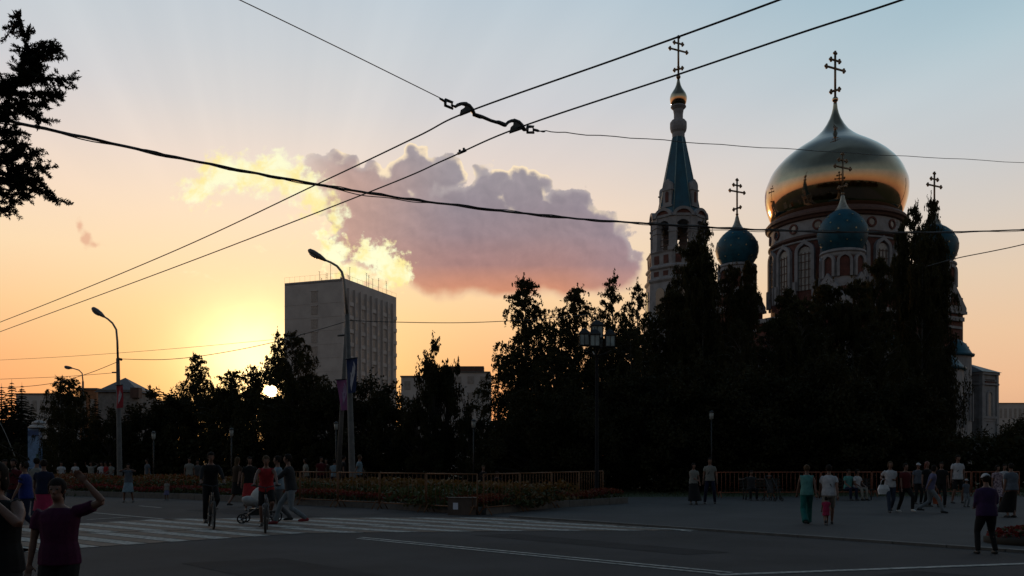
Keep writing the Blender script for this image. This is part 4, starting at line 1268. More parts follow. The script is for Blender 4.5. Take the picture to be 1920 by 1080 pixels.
link_ring(841.5, 195, 6.5, 5.5, 2.6).build('shackle', m_iron, hang)
link_ring(994.5, 243, 5.5, 5.5, 0).build('shackle', m_iron, hang)
MB().tube([hp_(824, 185), hp_(829, 187), hp_(834, 191)], [.008, .018, .012], 6).build('wire_socket', m_iron, hang)
MB().tube([hp_(1000, 243), hp_(1008, 245), hp_(1012, 246)], [.018, .02, .008], 6).build('wire_socket', m_iron, hang)
MB().tube([hp_(1013, 246), hp_(1018, 246.6), hp_(1022, 246.6)], [.008, .014, .008], 6).build('wire_socket', m_iron, hang)
MB().tube([hp_(846, 197), hp_(854, 200), hp_(858, 197), hp_(865, 194.5), hp_(872, 195), hp_(879, 199), hp_(885, 206), hp_(889, 213)], [.010, .018, .02, .02, .028, .032, .03, .022], 8).build('clamp_arm', m_iron, hang)
MB().tube([hp_(888, 214.5), hp_(900, 218.5), hp_(905, 219.5), hp_(920, 226), hp_(930, 229), hp_(935, 229.5), hp_(946, 234), hp_(949, 235)], [.026, .028, .023, .021, .022, .027, .029, .02], 8).build('insulator_rod', m_iron, hang)
MB().tube([hp_(947, 235), hp_(953, 229), hp_(959, 226.5), hp_(965, 226.5), hp_(972, 230), hp_(978, 236), hp_(983, 243), hp_(989, 243)], [.02, .02, .02, .028, .034, .034, .026, .02], 8).build('clamp_arm', m_iron, hang)
for pts, nb_ in (([(862, 216.5), (864, 208), (871, 203.5), (872, 200), (880, 200), (887, 206), (880, 209.5)], (874.5, 194.5)), ([(955, 249.5), (957.5, 240), (962, 236), (963, 230), (973, 231), (980, 241), (974, 243)], (964.5, 225.5))):
    cl = MB(); f_ = [hp_(*q) for q in pts]; n_ = Vector((0, .03, 0))
    k = len(f_); cl.add([q - n_ for q in f_] + [q + n_ for q in f_], [tuple(range(k)), tuple(range(k, 2 * k))[::-1]] + [(i, i + k, (i + 1) % k + k, (i + 1) % k) for i in range(k)])
    c_ = cl.build('wire_clamp', m_iron, hang); MB().sphere(hp_(*nb_), .022, 8, 6).build('bolt', m_iron, c_)
sc = thing('splice_clamp', 'small bolted splice clamp gripping the lower trolley wire', 'wire clamp', tuple(P(866, 285, ez(285))))
w2d = (P(880, 279.5, ez(279.5)) - P(852, 291.5, ez(291.5))).normalized(); yaw2 = math.atan2(w2d.y, w2d.x)
s_ = MB(); s_.tube([w2d * -.085, w2d * .085], [.022, .022], 6); s_.build('clamp_body', m_iron, sc)
for t in (-.05, .045):
    b_ = MB(); b_.tube([w2d * t, w2d * t + Vector((0, 0, .045))], .017, 6); b_.build('bolt', m_iron, sc)

# ---------------------------------------------------------------- street lamps
m_lamp = mat('lamp_housing', (.10, .095, .10), .5, metal=.2)
m_lglass = mat('lamp_glass', (.30, .29, .30), .3, spec=.6)


def street_lamp(label, base, pts, hx, hlen, r0, d_, dirx=-1):
    """base (px,py) ; pts pixel rows of the pole and arm ; hx lamp head end pixels"""
    b = P(base[0], base[1], d_); b.z = 0
    o = thing('street_lamp', label, 'street lamp', tuple(b))
    L = lambda q: P(q[0], q[1], d_) - b
    pole = [Vector((0, 0, 0)), L(pts[0])]
    MB().tube([pole[0], pole[0].lerp(pole[1], .02), pole[1]], [r0 * 1.3, r0, r0 * .62], 10).build('pole', m_pole, o)
    MB().tube([L(q) for q in pts], [r0 * .42 * (1 - .35 * i / len(pts)) for i in range(len(pts))], 8).build('arm', m_steel, o)
    a, e = L(hx[0]), L(hx[1]); v = e - a; ln = v.length; u = v / ln; up = Vector((0, 0, 1)); up = (up - u * up.dot(u)).normalized(); s = u.cross(up)
    hd = MB(); vs = []; n = 10
    prof = [(0, .05, .05), (.12, .09, .08), (.35, .15, .12), (.7, .19, .13), (.92, .15, .10), (1.0, .05, .04)]
    for t, w_, h_ in prof:
        for k in range(n):
            an = 2 * PI * k / n; vs.append(a + u * ln * t + s * w_ * math.cos(an) * 1.1 + up * h_ * math.sin(an))
    fs = [(i * n + k, i * n + (k + 1) % n, (i + 1) * n + (k + 1) % n, (i + 1) * n + k) for i in range(len(prof) - 1) for k in range(n)] + [tuple(range(n))[::-1], tuple((len(prof) - 1) * n + k for k in range(n))]
    hd.add(vs, fs, True); h = hd.build('lamp_head', m_lamp, o)
    gl = MB(); gl.lathe([(.04, -.08), (.11, -.05), (.14, 0), (.12, .02)], 12, (0, 0, 0)); g_ = gl.build('lamp_glass', m_lglass, h)
    g_.location = a + u * ln * .62 - up * .09; g_.rotation_euler = u.to_track_quat('X', 'Z').to_euler(); g_.scale = (1.8, 1, 1)
    return o, b, L


l1, l1b, L1f = street_lamp('tall street lamp with a navy banner beside the apartment tower', (662, 935), [(651, 590), (647, 545), (645, 525), (641, 510), (632, 499), (620, 492), (608, 487)], ((611, 488.5), (578, 468.5)), 1, .15, 37.7)
l2, l2b, L2f = street_lamp('street lamp with a red banner in front of the pyramid roofed pavilion', (225, 925), [(221, 672), (220, 640), (218, 618), (211, 606), (202, 598), (194, 593)], ((196, 594.5), (173, 577)), 1, .14, 44)
l3, l3b, L3f = street_lamp('smallest and farthest street lamp, left of the pyramid roof', (157, 900), [(155.5, 715), (154, 700), (148, 694), (138, 691), (134, 690)], ((136, 690.5), (121, 687.5)), 1, .13, 74)
for (oo, Lf, pts) in ((l2, L2f, [(210, 698.5), (224, 698.5)]), (l2, L2f, [(221, 671), (229, 675)])):
    MB().tube([Lf(q) for q in pts], .04, 5).build('bracket', m_iron, oo)
MB().sphere(L2f((227, 674)), .07, 8, 6).build('insulator', m_iron, l2)
# leaning wire pole beside the first lamp
bp_ = P(632, 915, 40.5); bp_.z = 0
tp_ = thing('wire_pole', 'thin leaning pole with a pink banner left of the tall street lamp', 'pole', tuple(bp_))
MB().tube([Vector((0, 0, 0)), P(651, 592, 40.5) - bp_], [.13, .08], 8).build('pole', m_pole, tp_)
MB().tube([P(633, 629.5, 40.5) - bp_, P(647, 628.5, 40.5) - bp_], .045, 5).build('bracket', m_iron, tp_)

# banners: cloth sheets with painted flourishes
m_navy = mat('banner_navy', (.012, .022, .075), .8); m_pink = mat('banner_pink', (.19, .045, .13), .8, col2=(.12, .05, .14)); m_red = mat('banner_red', (.26, .02, .03), .8)
m_bwhite = mat('banner_white', (.38, .37, .42), .8, var=.1); m_lil = mat('banner_lilac', (.23, .17, .28), .8)


def banner(label, c4, d_, m, motif, mm_):
    """c4: pixel corners tl, tr, br, bl"""
    q = [P(a, b, d_) for a, b in c4]; o0 = q[0].copy()
    o = thing('banner', label, 'banner', tuple(o0))
    n, k = 8, 14; vs = []
    def at(u, v, y=0):
        t = q[0].lerp(q[1], u); b = q[3].lerp(q[2], u); w_ = t.lerp(b, v) - o0
        return w_ + Vector((0, .06 * math.sin(u * 5 + v * 4) - y, 0))
    cl = MB()
    for s_ in (0, .012):
        cl.add([at(i / n, j / k, -s_) for j in range(k + 1) for i in range(n + 1)], [(j * (n + 1) + i, j * (n + 1) + i + 1, (j + 1) * (n + 1) + i + 1, (j + 1) * (n + 1) + i) for j in range(k) for i in range(n)], True)
    c_ = cl.build('cloth', m, o)
    for pl in motif:                                      # curled brush strokes
        mo = MB(); vs = []; fs = []
        for i, (u, v, w_) in enumerate(pl): vs += [at(u - w_, v, .012), at(u + w_, v, .012)]
        fs = [(2 * i, 2 * i + 1, 2 * i + 3, 2 * i + 2) for i in range(len(pl) - 1)]
        mo.add(vs, fs); mo.build('flourish', mm_, c_)
    MB().tube([at(-.08, 0), at(1.05, 0)], .025, 6).build('rod', m_iron, o)
    return o


curl = lambda u0, v0, a, s: [(u0 + s * .34 * math.sin(t * 2.6 + a) * (1 - t * .45), v0 + t * .42, .012 + .075 * math.sin(PI * t)) for t in [i / 9 for i in range(10)]]
fl = [curl(.62, .1, .2, .6), curl(.42, .22, .9, .7), curl(.60, .32, 1.3, .6), curl(.30, .40, .3, .7), curl(.55, .52, 2.0, .6)]
banner('navy banner with white curling strokes on the tall street lamp', [(649, 673), (670.5, 671), (667, 735), (653, 738)], 37.3, m_navy, fl, m_bwhite)
banner('pink and lilac banner on the leaning pole', [(630, 712), (652, 711), (655, 768), (640, 770)], 40.2, m_pink, fl[:4], m_lil)
banner('red banner with white strokes on the street lamp before the pavilion', [(218, 722), (231, 722), (230, 764), (219, 766)], 43.6, m_red, fl[1:4], m_bwhite)

# lantern post with four box lanterns
lp_b = P(1119, 865, 33.5); lp_b.z = 0
lpst = thing('lantern_post', 'dark lantern post with four boxy glass lanterns before the birches', 'street lamp', tuple(lp_b))
k_ = 33.5 / FOC
zl = lambda py: zz(py, 33.5)
m_bp = mat('black_pole', (.010, .009, .010), .95, spec=.1)
MB().tube([(0, 0, 0), (0, 0, .3), (0, 0, .32), (0, 0, zl(640))], [.17, .15, .08, .055], 10).build('pole', m_bp, lpst)
arm = MB()
for a in (0, PI / 2 * 1.0, PI, -PI / 2):
    dxy = Vector((math.cos(a + .18), math.sin(a + .18), 0)) * .56
    arm.tube([Vector((0, 0, zl(668))), Vector((0, 0, zl(662))) + dxy * .6, Vector((0, 0, zl(656))) + dxy], .025, 5)
arm.build('arm', m_iron, lpst)


def lantern(x, y, ztop, s=1.0, hh=.50):
    fr = MB(); w_ = .19 * s
    for i in (-1, 1):
        for j in (-1, 1): fr.box((x + i * w_, y + j * w_, ztop - hh / 2), (.03, .03, hh))
    fr.box((x, y, ztop - hh), (2 * w_ + .05, 2 * w_ + .05, .03)); fr.box((x, y - w_, ztop - hh / 2), (.025, .025, hh)); fr.box((x - w_, y, ztop - hh / 2), (.025, .025, hh))
    fr.box((x + w_, y, ztop - hh / 2), (.025, .025, hh))
    f = fr.build('lantern', m_iron, lpst)
    MB().lathe([(w_ * 1.75, 0), (w_ * 1.7, .05), (w_ * .7, .20), (.03, .24), (.02, .30)], 4, (x, y, ztop), False, PI / 4).build('lantern_roof', m_iron, f)
    MB().box((x, y, ztop - hh / 2), (2 * w_ - .03, 2 * w_ - .03, hh - .04)).build('lantern_glass', mat('lantern_glass', (.26, .30, .30), .35, spec=.5), f)


lantern(0, 0, zl(612), 1.1, .46)
for (px, py, y) in ((1095, 628, -.1), (1144, 629, .1), (1112.5, 632, -.5), (1124, 628, .55)): lantern((px - 1119) * k_, y, zl(py), .92, .42)

# ---------------------------------------------------------------- barrier fences
m_fence = mat('fence_paint_yellow', (.12, .052, .018), .8, scale=2, col2=(.08, .03, .012))
m_fence2 = mat('fence_paint_orange', (.20, .06, .028), .8, scale=2, col2=(.12, .035, .018))


def fence_proto(L, H, n, m, lab, grp):
    o = thing('barrier_fence', lab, 'fence', (0, 0, 0), 0, grp)
    f = MB(); f.tube([(0, 0, .18), (0, 0, H)], .022, 6); f.tube([(L, 0, .18), (L, 0, H)], .022, 6); f.tube([(0, 0, H), (L, 0, H)], .022, 6); f.tube([(0, 0, .24), (L, 0, .24)], .02, 6)
    f.build('frame', m, o)
    for k in range(1, n): MB().tube([(L * k / n, 0, .24), (L * k / n, 0, H)], .012, 4).build('bar', m, o)
    for x in (.12, L - .12): MB().tube([(x, -.22, .02), (x, -.03, .3), (x, .03, .3), (x, .22, .02)], .018, 5).build('foot', m, o)
    return o


def fence_run(a, b, n, H, bars, m, labs, grp):
    a, b = Vector(a[:2]), Vector(b[:2]); L = (b - a).length / n; d_ = (b - a).normalized(); o = None
    for k in range(n):
        if o is None: o = fence_proto(L - .06, H, bars, m, labs[k], grp); c = o
        else: c = clone(o); c['label'] = labs[k]
        c.location = (*(a + d_ * (L * k + .03)), 0); c.rotation_euler.z = math.atan2(d_.y, d_.x)


ORD = ['leftmost', 'second', 'third', 'fourth', 'fifth', 'rightmost']
fence_run((-9.4, 33.6), (-1.0, 25.9), 5, 1.22, 11, m_fence, ['{} barrier section along the flower bed left of the cardboard box'.format(['leftmost', 'second from left', 'third from left', 'fourth from left', 'nearest'][k]) for k in range(5)], 'yellow barrier sections by the flower bed')
fence_run((-.85, 25.85), (3.55, 34.2), 4, 1.22, 10, m_fence, ['{} barrier section along the flower bed right of the cardboard box'.format(['nearest', 'second', 'third', 'farthest rightmost'][k]) for k in range(4)], 'yellow barrier sections by the flower bed')
fence_run((8.9, 38.3), (23.2, 40.2), 6, 1.12, 12, m_fence2, ['{} orange barrier section behind the people on the square'.format(['leftmost', 'second from left', 'third from left', 'fourth from left', 'fifth from left', 'rightmost'][k]) for k in range(6)], 'orange barrier sections across the square')

# cardboard box with a note
bx = G(868, 965)
cbx = thing('cardboard_box', 'brown box with a white paper note at the corner of the flower bed', 'box', (bx.x, bx.y - .05, 0), R(-4))
MB().box((0, 0, .25), (.83, .45, .5)).build('box_side', mat('cardboard', (.075, .052, .042), .9), cbx)
lid_ = MB(); lid_.box((-.0, -.0, .512), (.87, .49, .02)); lid_.build('lid', mat('cardboard_lid', (.09, .06, .048), .9), cbx)
nt_ = MB(); nt_.box((-.19, -.229, .27), (.15, .004, .2)); nt_.build('note', mat('paper', (.50, .50, .58), .8, var=.05), cbx)

# kiosk at the far left
kd_ = 64
ko_ = P(63, 865, kd_); ko_.z = 0
kk = thing('kiosk', 'pale blue kiosk with a white canopy half hidden by a dark tree', 'kiosk', tuple(ko_))
m_kb = mat('kiosk_blue', (.13, .22, .38), .6); m_kd = mat('kiosk_band', (.03, .06, .16), .6); m_kw = mat('kiosk_canopy', (.36, .33, .33), .7)
hK = zz(803, kd_)
MB().box((-.1, .4, hK / 2), (.8, .5, hK)).build('wall', m_kb, kk)
MB().box((-.1, .138, zz(812, kd_)), (.74, .03, .42)).build('sign_band', m_kd, kk)
MB().box((.2, .138, 1.2), (.2, .03, 1.9)).build('door', mat('kiosk_green', (.06, .12, .11), .6), kk)
cn = MB(); cn.lathe([(.62, 0), (.64, .06), (.5, .2), (.3, .28), (.05, .3)], 20, (.05, .4, hK + .02), True, 0, 1, .8); cn.build('canopy', m_kw, kk)
cn = MB(); cn.lathe([(.5, 0), (.52, .05), (.4, .18), (.03, .26)], 18, (.15, .45, hK + .34), True, 0, 1, .8); cn.build('canopy_top', m_kw, kk)


# benches in front of the right fence
def bench(label, x, y, rz, grp='benches on the square'):
    o = thing('park_bench', label, 'bench', (x, y, 0), rz, grp)
    s_ = MB()
    for k in range(4): s_.box((0, -.18 + k * .12, .44), (1.7, .09, .035))
    s_.build('seat', m_bark, o)
    s_ = MB()
    for k in range(3): s_.box((0, .25 + .03 * k, .58 + k * .13), (1.7, .03, .09))
    s_.build('backrest', m_bark, o)
    for sx in (-.7, .7): MB().tube([(sx, -.2, 0), (sx, -.2, .42), (sx, .2, .42), (sx, .32, .86)], .025, 6).build('leg', m_iron, o); MB().tube([(sx, .22, 0), (sx, .2, .42)], .025, 6).build('leg', m_iron, o)
    return o


bench('dark slatted bench with a seated person at its left end', (1428 - CX) / FOC * 36.6, 36.6, 0)
bench('dark slatted bench with two people seated before the orange fence', (1598 - CX) / FOC * 36.4, 36.4, 0)

# ---------------------------------------------------------------- people
m_skin = mat('skin', (.11, .053, .037), .6, var=.06, spec=.4)
m_hair = mat('hair_dark', (.012, .009, .008), .8, spec=.08, var=.3, scale=40, streak=(1, 1, .2))
m_hairl = mat('hair_light', (.06, .038, .022), .8, spec=.1, var=.3, scale=40, streak=(1, 1, .2))
CL = {}
CK = .52                                                  # darkens every cloth colour to match the crushed backlit shadows


def cloth(name, c, r=.88):
    if name not in CL: CL[name] = mat('cloth_' + name, tuple(q_ * CK for q_ in c), r, var=.14, scale=7, bump=.35, bscale=24, spec=.2)
    return CL[name]


for n_, c_ in dict(black=(.012, .012, .014), navy=(.012, .018, .05), blue=(.018, .035, .22), white=(.60, .60, .64), offwhite=(.30, .29, .27), purple=(.075, .006, .045), maroon=(.12, .012, .018),
                   pink=(.42, .03, .10), red=(.42, .03, .035), lightblue=(.22, .31, .38), denim=(.045, .06, .10), paledenim=(.22, .25, .28), teal=(.01, .16, .15), mint=(.12, .34, .32),
                   lilac=(.15, .14, .26), brown=(.06, .035, .022), grey=(.12, .12, .13), darkgrey=(.04, .04, .045), violet=(.045, .018, .075), greyblue=(.13, .15, .19), cream=(.34, .32, .28), orange=(.45, .12, .06)).items(): cloth(n_, c_)
CL['floral'] = mat('cloth_floral', (.32, .24, .27), .85, scale=14, col2=(.03, .012, .03))
m_shoe = mat('shoe_black', (.012, .012, .012), .6); m_shoer = mat('shoe_red', (.16, .015, .02), .7); m_shoew = mat('shoe_white', (.38, .37, .36), .7)


def ik(a, b, l1, l2, pole):
    v = b - a; D = min(v.length, (l1 + l2) * .999); v.normalize(); b = a + v * D
    x = (l1 * l1 - l2 * l2 + D * D) / (2 * D); h = math.sqrt(max(0, l1 * l1 - x * x))
    p = pole - v * pole.dot(v)
    p = p.normalized() if p.length > 1e-4 else Vector((0, -1, 0))
    return a + v * x + p * h, b


def loft(mb, cs, U, n=14):
    """cs: rows (centre, rx, ry); sections perpendicular to U, x axis lateral"""
    X = Vector((1, 0, 0)); Y = U.cross(X).normalized(); vs = []
    for c, rx, ry in cs:
        for k in range(n):
            a = 2 * PI * k / n; vs.append(c + X * rx * math.cos(a) + Y * ry * math.sin(a))
    m = len(cs)
    fs = [(i * n + k, i * n + (k + 1) % n, (i + 1) * n + (k + 1) % n, (i + 1) * n + k) for i in range(m - 1) for k in range(n)]
    fs += [tuple(range(n))[::-1], tuple((m - 1) * n + k for k in range(n))]
    mb.add(vs, fs, True)


def ball(mb, c, r, M=None, n=12, m=8):
    vs = []
    for i in range(m + 1):
        t = PI * i / m
        for k in range(n):
            a = 2 * PI * k / n
            v = Vector((r[0] * max(.01, math.sin(t)) * math.cos(a), r[1] * max(.01, math.sin(t)) * math.sin(a), -r[2] * math.cos(t)))
            vs.append((M @ v if M else v) + c)
    fs = [(i * n + k, i * n + (k + 1) % n, (i + 1) * n + (k + 1) % n, (i + 1) * n + k) for i in range(m) for k in range(n)]
    fs += [tuple(range(n))[::-1], tuple(m * n + k for k in range(n))]
    mb.add(vs, fs, True)


def fuse(mb, name, m, vox, smooth=2):
    """grow overlapping shapes into one continuous skin"""
    me = mb.mesh(name, m)
    ob = bpy.data.objects.new('tmp', me); COL.objects.link(ob)
    r = ob.modifiers.new('r', 'REMESH'); r.mode = 'VOXEL'; r.voxel_size = vox; r.use_smooth_shade = True
    s = ob.modifiers.new('s', 'SMOOTH'); s.iterations = smooth; s.factor = .5
    dg = bpy.context.evaluated_depsgraph_get(); dg.update()
    out_ = bpy.data.meshes.new_from_object(ob.evaluated_get(dg))
    out_.name = name; out_.materials.clear(); out_.materials.append(m)
    bpy.data.objects.remove(ob); bpy.data.meshes.remove(me)
    return out_


def hand(mb, w, dr, side, curl=.35, spread=.2, s=1.0):
    """palm and five fingers growing from the wrist along dr"""
    dr = dr.normalized(); A_ = Vector((0, -1, 0)) if abs(dr.y) < .8 else Vector((0, 0, 1))
    nrm = (A_ - dr * A_.dot(dr)).normalized()            # palm faces this way
    lat = dr.cross(nrm) * side
    pc = w + dr * .048 * s
    Mx = Matrix((lat, nrm, dr)).transposed()
    ball(mb, pc, (.042 * s, .019 * s, .055 * s), Mx, 10, 6)
    for i, ln in enumerate((.068, .080, .074, .056)):
        o = w + dr * .088 * s + lat * (.031 - .021 * i) * s
        d1 = (dr + lat * spread * (.45 - .3 * i) + nrm * curl * .5).normalized(); d2 = (d1 + nrm * curl * 1.1).normalized()
        p1 = o + d1 * ln * .45 * s; p2 = p1 + d2 * ln * .55 * s
        mb.tube([o - d1 * .02, p1, p2], [.0095 * s, .009 * s, .007 * s], 6)
    o = w + dr * .03 * s + lat * .034 * s; t1 = o + (dr * .5 + lat * .8 + nrm * .25).normalized() * .036 * s; t2 = t1 + (dr * .85 + lat * .35 + nrm * .3).normalized() * .03 * s
    mb.tube([o, t1, t2], [.013 * s, .011 * s, .008 * s], 6)


def person(label, x, y, h, face, top='white', bottom='navy', legs='stand', sleeves='short', hair='short', hands=None, lean=3, z=0.0, shoes=m_shoe,
           bot='trousers', cap=None, hairm=None, bag=None, strap=False, group='people', hip=.93, phase=1, near=False, build=1.0, head_tilt=0, bare=False, topz=0.0, shoulders=1.0):
    vox = .011 if near else .021
    X = Vector((1, 0, 0)); L = R(lean); U = Vector((0, -math.sin(L), math.cos(L)))
    feet = {'stand': ((-.11, .0, .08), (.11, -.03, .08)), 'apart': ((-.19, .0, .08), (.19, .02, .08)), 'walk': ((-.08, -.30 * phase, .08), (.08, .30 * phase, .13)),
            'stride': ((-.08, -.38 * phase, .09), (.08, .36 * phase, .16)), 'sit': ((-.14, -.46, .08), (.15, -.42, .08)),
            'ride': ((-.11, .07, .20), (.11, .10, .50))}[legs]
    if legs == 'walk': hip = .90
    if legs == 'stride': hip = .87
    if legs == 'sit': hip = .52
    hc = Vector((0, 0, hip)); fwd = Vector((0, -1, 0))
    sh = hc + U * .485; nb_ = hc + U * .53
    hu = Vector((math.sin(R(head_tilt)), -math.sin(L * .4), math.cos(L * .4))).normalized(); hd = nb_ + hu * .175 + fwd * .012
    J = {}
    for s, f in ((-1, feet[0]), (1, feet[1])):
        hp = hc + X * s * .088 - U * .03
        kn_, an = ik(hp, Vector(f), .43, .43, fwd + X * s * .12)
        J['leg', s] = (hp, kn_, an)
    dflt = ((-.26, -.05, hip - .12), (.26, -.05, hip - .12))
    if legs in ('walk', 'stride'): dflt = ((-.24, .16 * phase, hip - .06), (.24, -.24 * phase, hip - .03))
    if legs == 'sit': dflt = ((-.16, -.34, hip + .1), (.18, -.32, hip + .1))
    hs = hands or (None, None)
    for s, t, q in ((-1, dflt[0], hs[0]), (1, dflt[1], hs[1])):
        so = sh + X * s * .178 * shoulders
        t = Vector(q[:3]) if q else Vector(t); pole = Vector(q[3:6]) if q and len(q) > 3 else Vector((s * .35, .9, -.3))
        el, wr = ik(so, t, .285, .255, pole)
        J['arm', s] = (so, el, wr)
    b = MB()
    tors = [(-.09, .12, .10), (-.02, .165, .12), (.08, .155, .112), (.18, .132, .10), (.30, .148, .108), (.40, .168, .108), (.47, .165, .092), (.52, .10, .07), (.555, .055, .055)]
    loft(b, [(hc + U * t, rx * build, ry * build) for t, rx, ry in tors], U)
    b.tube([nb_ - hu * .04, nb_ + hu * .10], [.056, .052], 10)
    hx = Matrix((Vector((1, 0, -hu.x)).normalized(), -(Vector((1, 0, -hu.x)).normalized().cross(hu)), hu)).transposed()
    fw = hx @ Vector((0, -1, 0)) if (hx @ Vector((0, -1, 0))).y < 0 else hx @ Vector((0, 1, 0))
    lat = hu.cross(fw)
    ball(b, hd + hu * .02, (.073, .093, .098), None, 14, 10)
    ball(b, hd + fw * .028 - hu * .052, (.052, .056, .058), None, 12, 8)
    b.tube([hd + fw * .085 + hu * .012, hd + fw * .108 - hu * .02, hd + fw * .088 - hu * .028], [.008, .014, .009], 6)
    ball(b, hd + fw * .078 - hu * .058, (.022, .010, .007), None, 8, 6)
    for s in (-1, 1):
        ball(b, hd + lat * s * .076 - hu * .005, (.012, .02, .028), None, 8, 6)
        ball(b, hd + fw * .080 + lat * s * .03 + hu * .040, (.022, .009, .006), None, 8, 6)
    for s in (-1, 1):
        hp, kn_, an = J['leg', s]; so, el, wr = J['arm', s]
        cf = kn_.lerp(an, .3) + Vector((0, .012, 0))
        b.tube([hp, hp.lerp(kn_, .5), kn_, cf, an], [.086 * build, .072 * build, .052, .054, .036], 10)
        b.tube([an + Vector((0, .045, -.035)), an + Vector((0, -.05, -.038)), an + Vector((0, -.17, -.052))], [.034, .036, .022], 8)
        b.tube([so - X * s * .03, so.lerp(el, .45), el], [.05 * build, .044 * build, .036], 9)
        b.tube([el, el.lerp(wr, .35), wr], [.036, .037, .025], 9)
        hand(b, wr, wr - el, s, .5 if hands and hands[0 if s < 0 else 1] else .35)
    me = fuse(b, 'person', m_skin, vox, 2 if not near else 1)
    o = link('person', me); tag(o, label, 'person', group)
    o.location = (x, y, z); o.rotation_euler.z = R(face); sc_ = h / 1.765 if legs in ('stand', 'apart', 'walk', 'stride') else h / 1.765
    o.scale = (sc_, sc_, sc_)
    # clothes -----------------------------------------------------------
    g_ = .013 if near else .02
    c = MB()
    loft(c, [(hc + U * t, rx * build + g_ + e, ry * build + g_ + e) for t, rx, ry, e in [(topz - .05, .168, .125, .006), (.02 + topz * .5, .165, .12, .006), (.10, .155, .114, .008), (.18, .138, .106, .006), (.30, .15, .112, .004), (.40, .17, .11, .002), (.47, .166, .094, 0), (.515, .10, .07, 0), (.535, .065, .06, 0)]], U)
    for s in (-1, 1):
        so, el, wr = J['arm', s]
        if sleeves == 'none': c.tube([so - X * s * .04, so.lerp(el, .06)], [.06, .05], 9)
        elif sleeves == 'short': c.tube([so - X * s * .04, so.lerp(el, .25), so.lerp(el, .62)], [.062 * build, .058 * build, .056 * build], 9)
        else: c.tube([so - X * s * .04, so.lerp(el, .5), el, el.lerp(wr, .5), el.lerp(wr, .93)], [.062 * build, .056 * build, .05, .046, .036], 9)
    link('shirt', fuse(c, 'shirt', CL[top], vox, 2), o)
    c = MB()
    if bot in ('trousers', 'shorts', 'wide'):
        loft(c, [(hc + U * t, rx * build + g_, ry * build + g_) for t, rx, ry in [(-.10, .10, .09), (-.03, .165, .125), (.03, .162, .12), (.08, .15, .11)]], U)
        for s in (-1, 1):
            hp, kn_, an = J['leg', s]
            if bot == 'shorts': c.tube([hp, hp.lerp(kn_, .5), hp.lerp(kn_, .95)], [.098, .09, .078], 10)
            elif bot == 'wide': c.tube([hp, hp.lerp(kn_, .5), kn_, an + Vector((0, 0, -.02))], [.10, .09, .088, .10], 10)
            else: c.tube([hp, hp.lerp(kn_, .5), kn_, kn_.lerp(an, .5), an + Vector((0, 0, -.005))], [.10 * build, .086 * build, .068, .064, .056], 10)
        link('trousers' if bot != 'shorts' else 'shorts', fuse(c, 'trousers', CL[bottom], vox, 2), o)
    else:
        ln = {'skirt': .48, 'long_skirt': .80, 'mini': .30}[bot]; k0, k1 = J['leg', -1][1], J['leg', 1][1]; mid = (k0 + k1) / 2
        sp_ = abs(k0.y - k1.y) * .5
        dn = (Vector((mid.x, mid.y, hip - .43)) - hc).normalized()
        rows = [(hc + U * .08, .15, .112), (hc + U * .0, .18, .135)]
        for t in (.25, .5, .75, 1): rows.append((hc + dn * ln * t, .18 + .07 * t * ln / .48, .135 + (.06 + sp_) * t * ln / .48))
        loft(c, rows, Vector((0, 0, 1)), 18)
        link('skirt', fuse(c, 'skirt', CL[bottom], vox, 2), o)
    if shoes:
        for s in (-1, 1):
            hp, kn_, an = J['leg', s]; q = MB()
            q.tube([an + Vector((0, .06, -.042)), an + Vector((0, .03, -.03)), an + Vector((0, -.07, -.036)), an + Vector((0, -.15, -.052)), an + Vector((0, -.19, -.056))], [.026, .044, .044, .034, .02], 9)
            q.build('shoe', shoes, o)
    hm = hairm or m_hair
    if not bare:
        q = MB()
        ball(q, hd + hu * .034 - fw * .012, (.091, .103, .102), None, 14, 10)
        if hair == 'long':
            loft(q, [(hd - fw * .045 + hu * .05, .08, .06), (hd - fw * .06 - hu * .08, .085, .05), (hd - fw * .07 - hu * .22, .075, .035), (hd - fw * .07 - hu * .30, .05, .02)], hu)
        if hair == 'bob':
            for s in (-1, 1): ball(q, hd + lat * s * .062 - fw * .02 - hu * .035, (.03, .055, .075), None, 10, 6)
            ball(q, hd - fw * .06 - hu * .03, (.07, .04, .08), None, 10, 6)
        if hair == 'bun': ball(q, hd - fw * .09 + hu * .09, (.04, .04, .04), None, 8, 6)
        if hair == 'tail': q.tube([hd - fw * .09 + hu * .03, hd - fw * .13 - hu * .08, hd - fw * .11 - hu * .19], [.03, .028, .01], 8)
        hme = fuse(q, 'hair', hm, vox * .9, 1)
        bm_ = bmesh.new(); bm_.from_mesh(hme)               # open the hair at the face
        kill = [v for v in bm_.verts if (v.co - hd).dot(fw) > .055 and (v.co - hd).dot(hu) < .052 and abs((v.co - hd).dot(lat)) < .07]
        bmesh.ops.delete(bm_, geom=kill, context='VERTS'); bm_.to_mesh(hme); bm_.free()
        link('hair', hme, o)
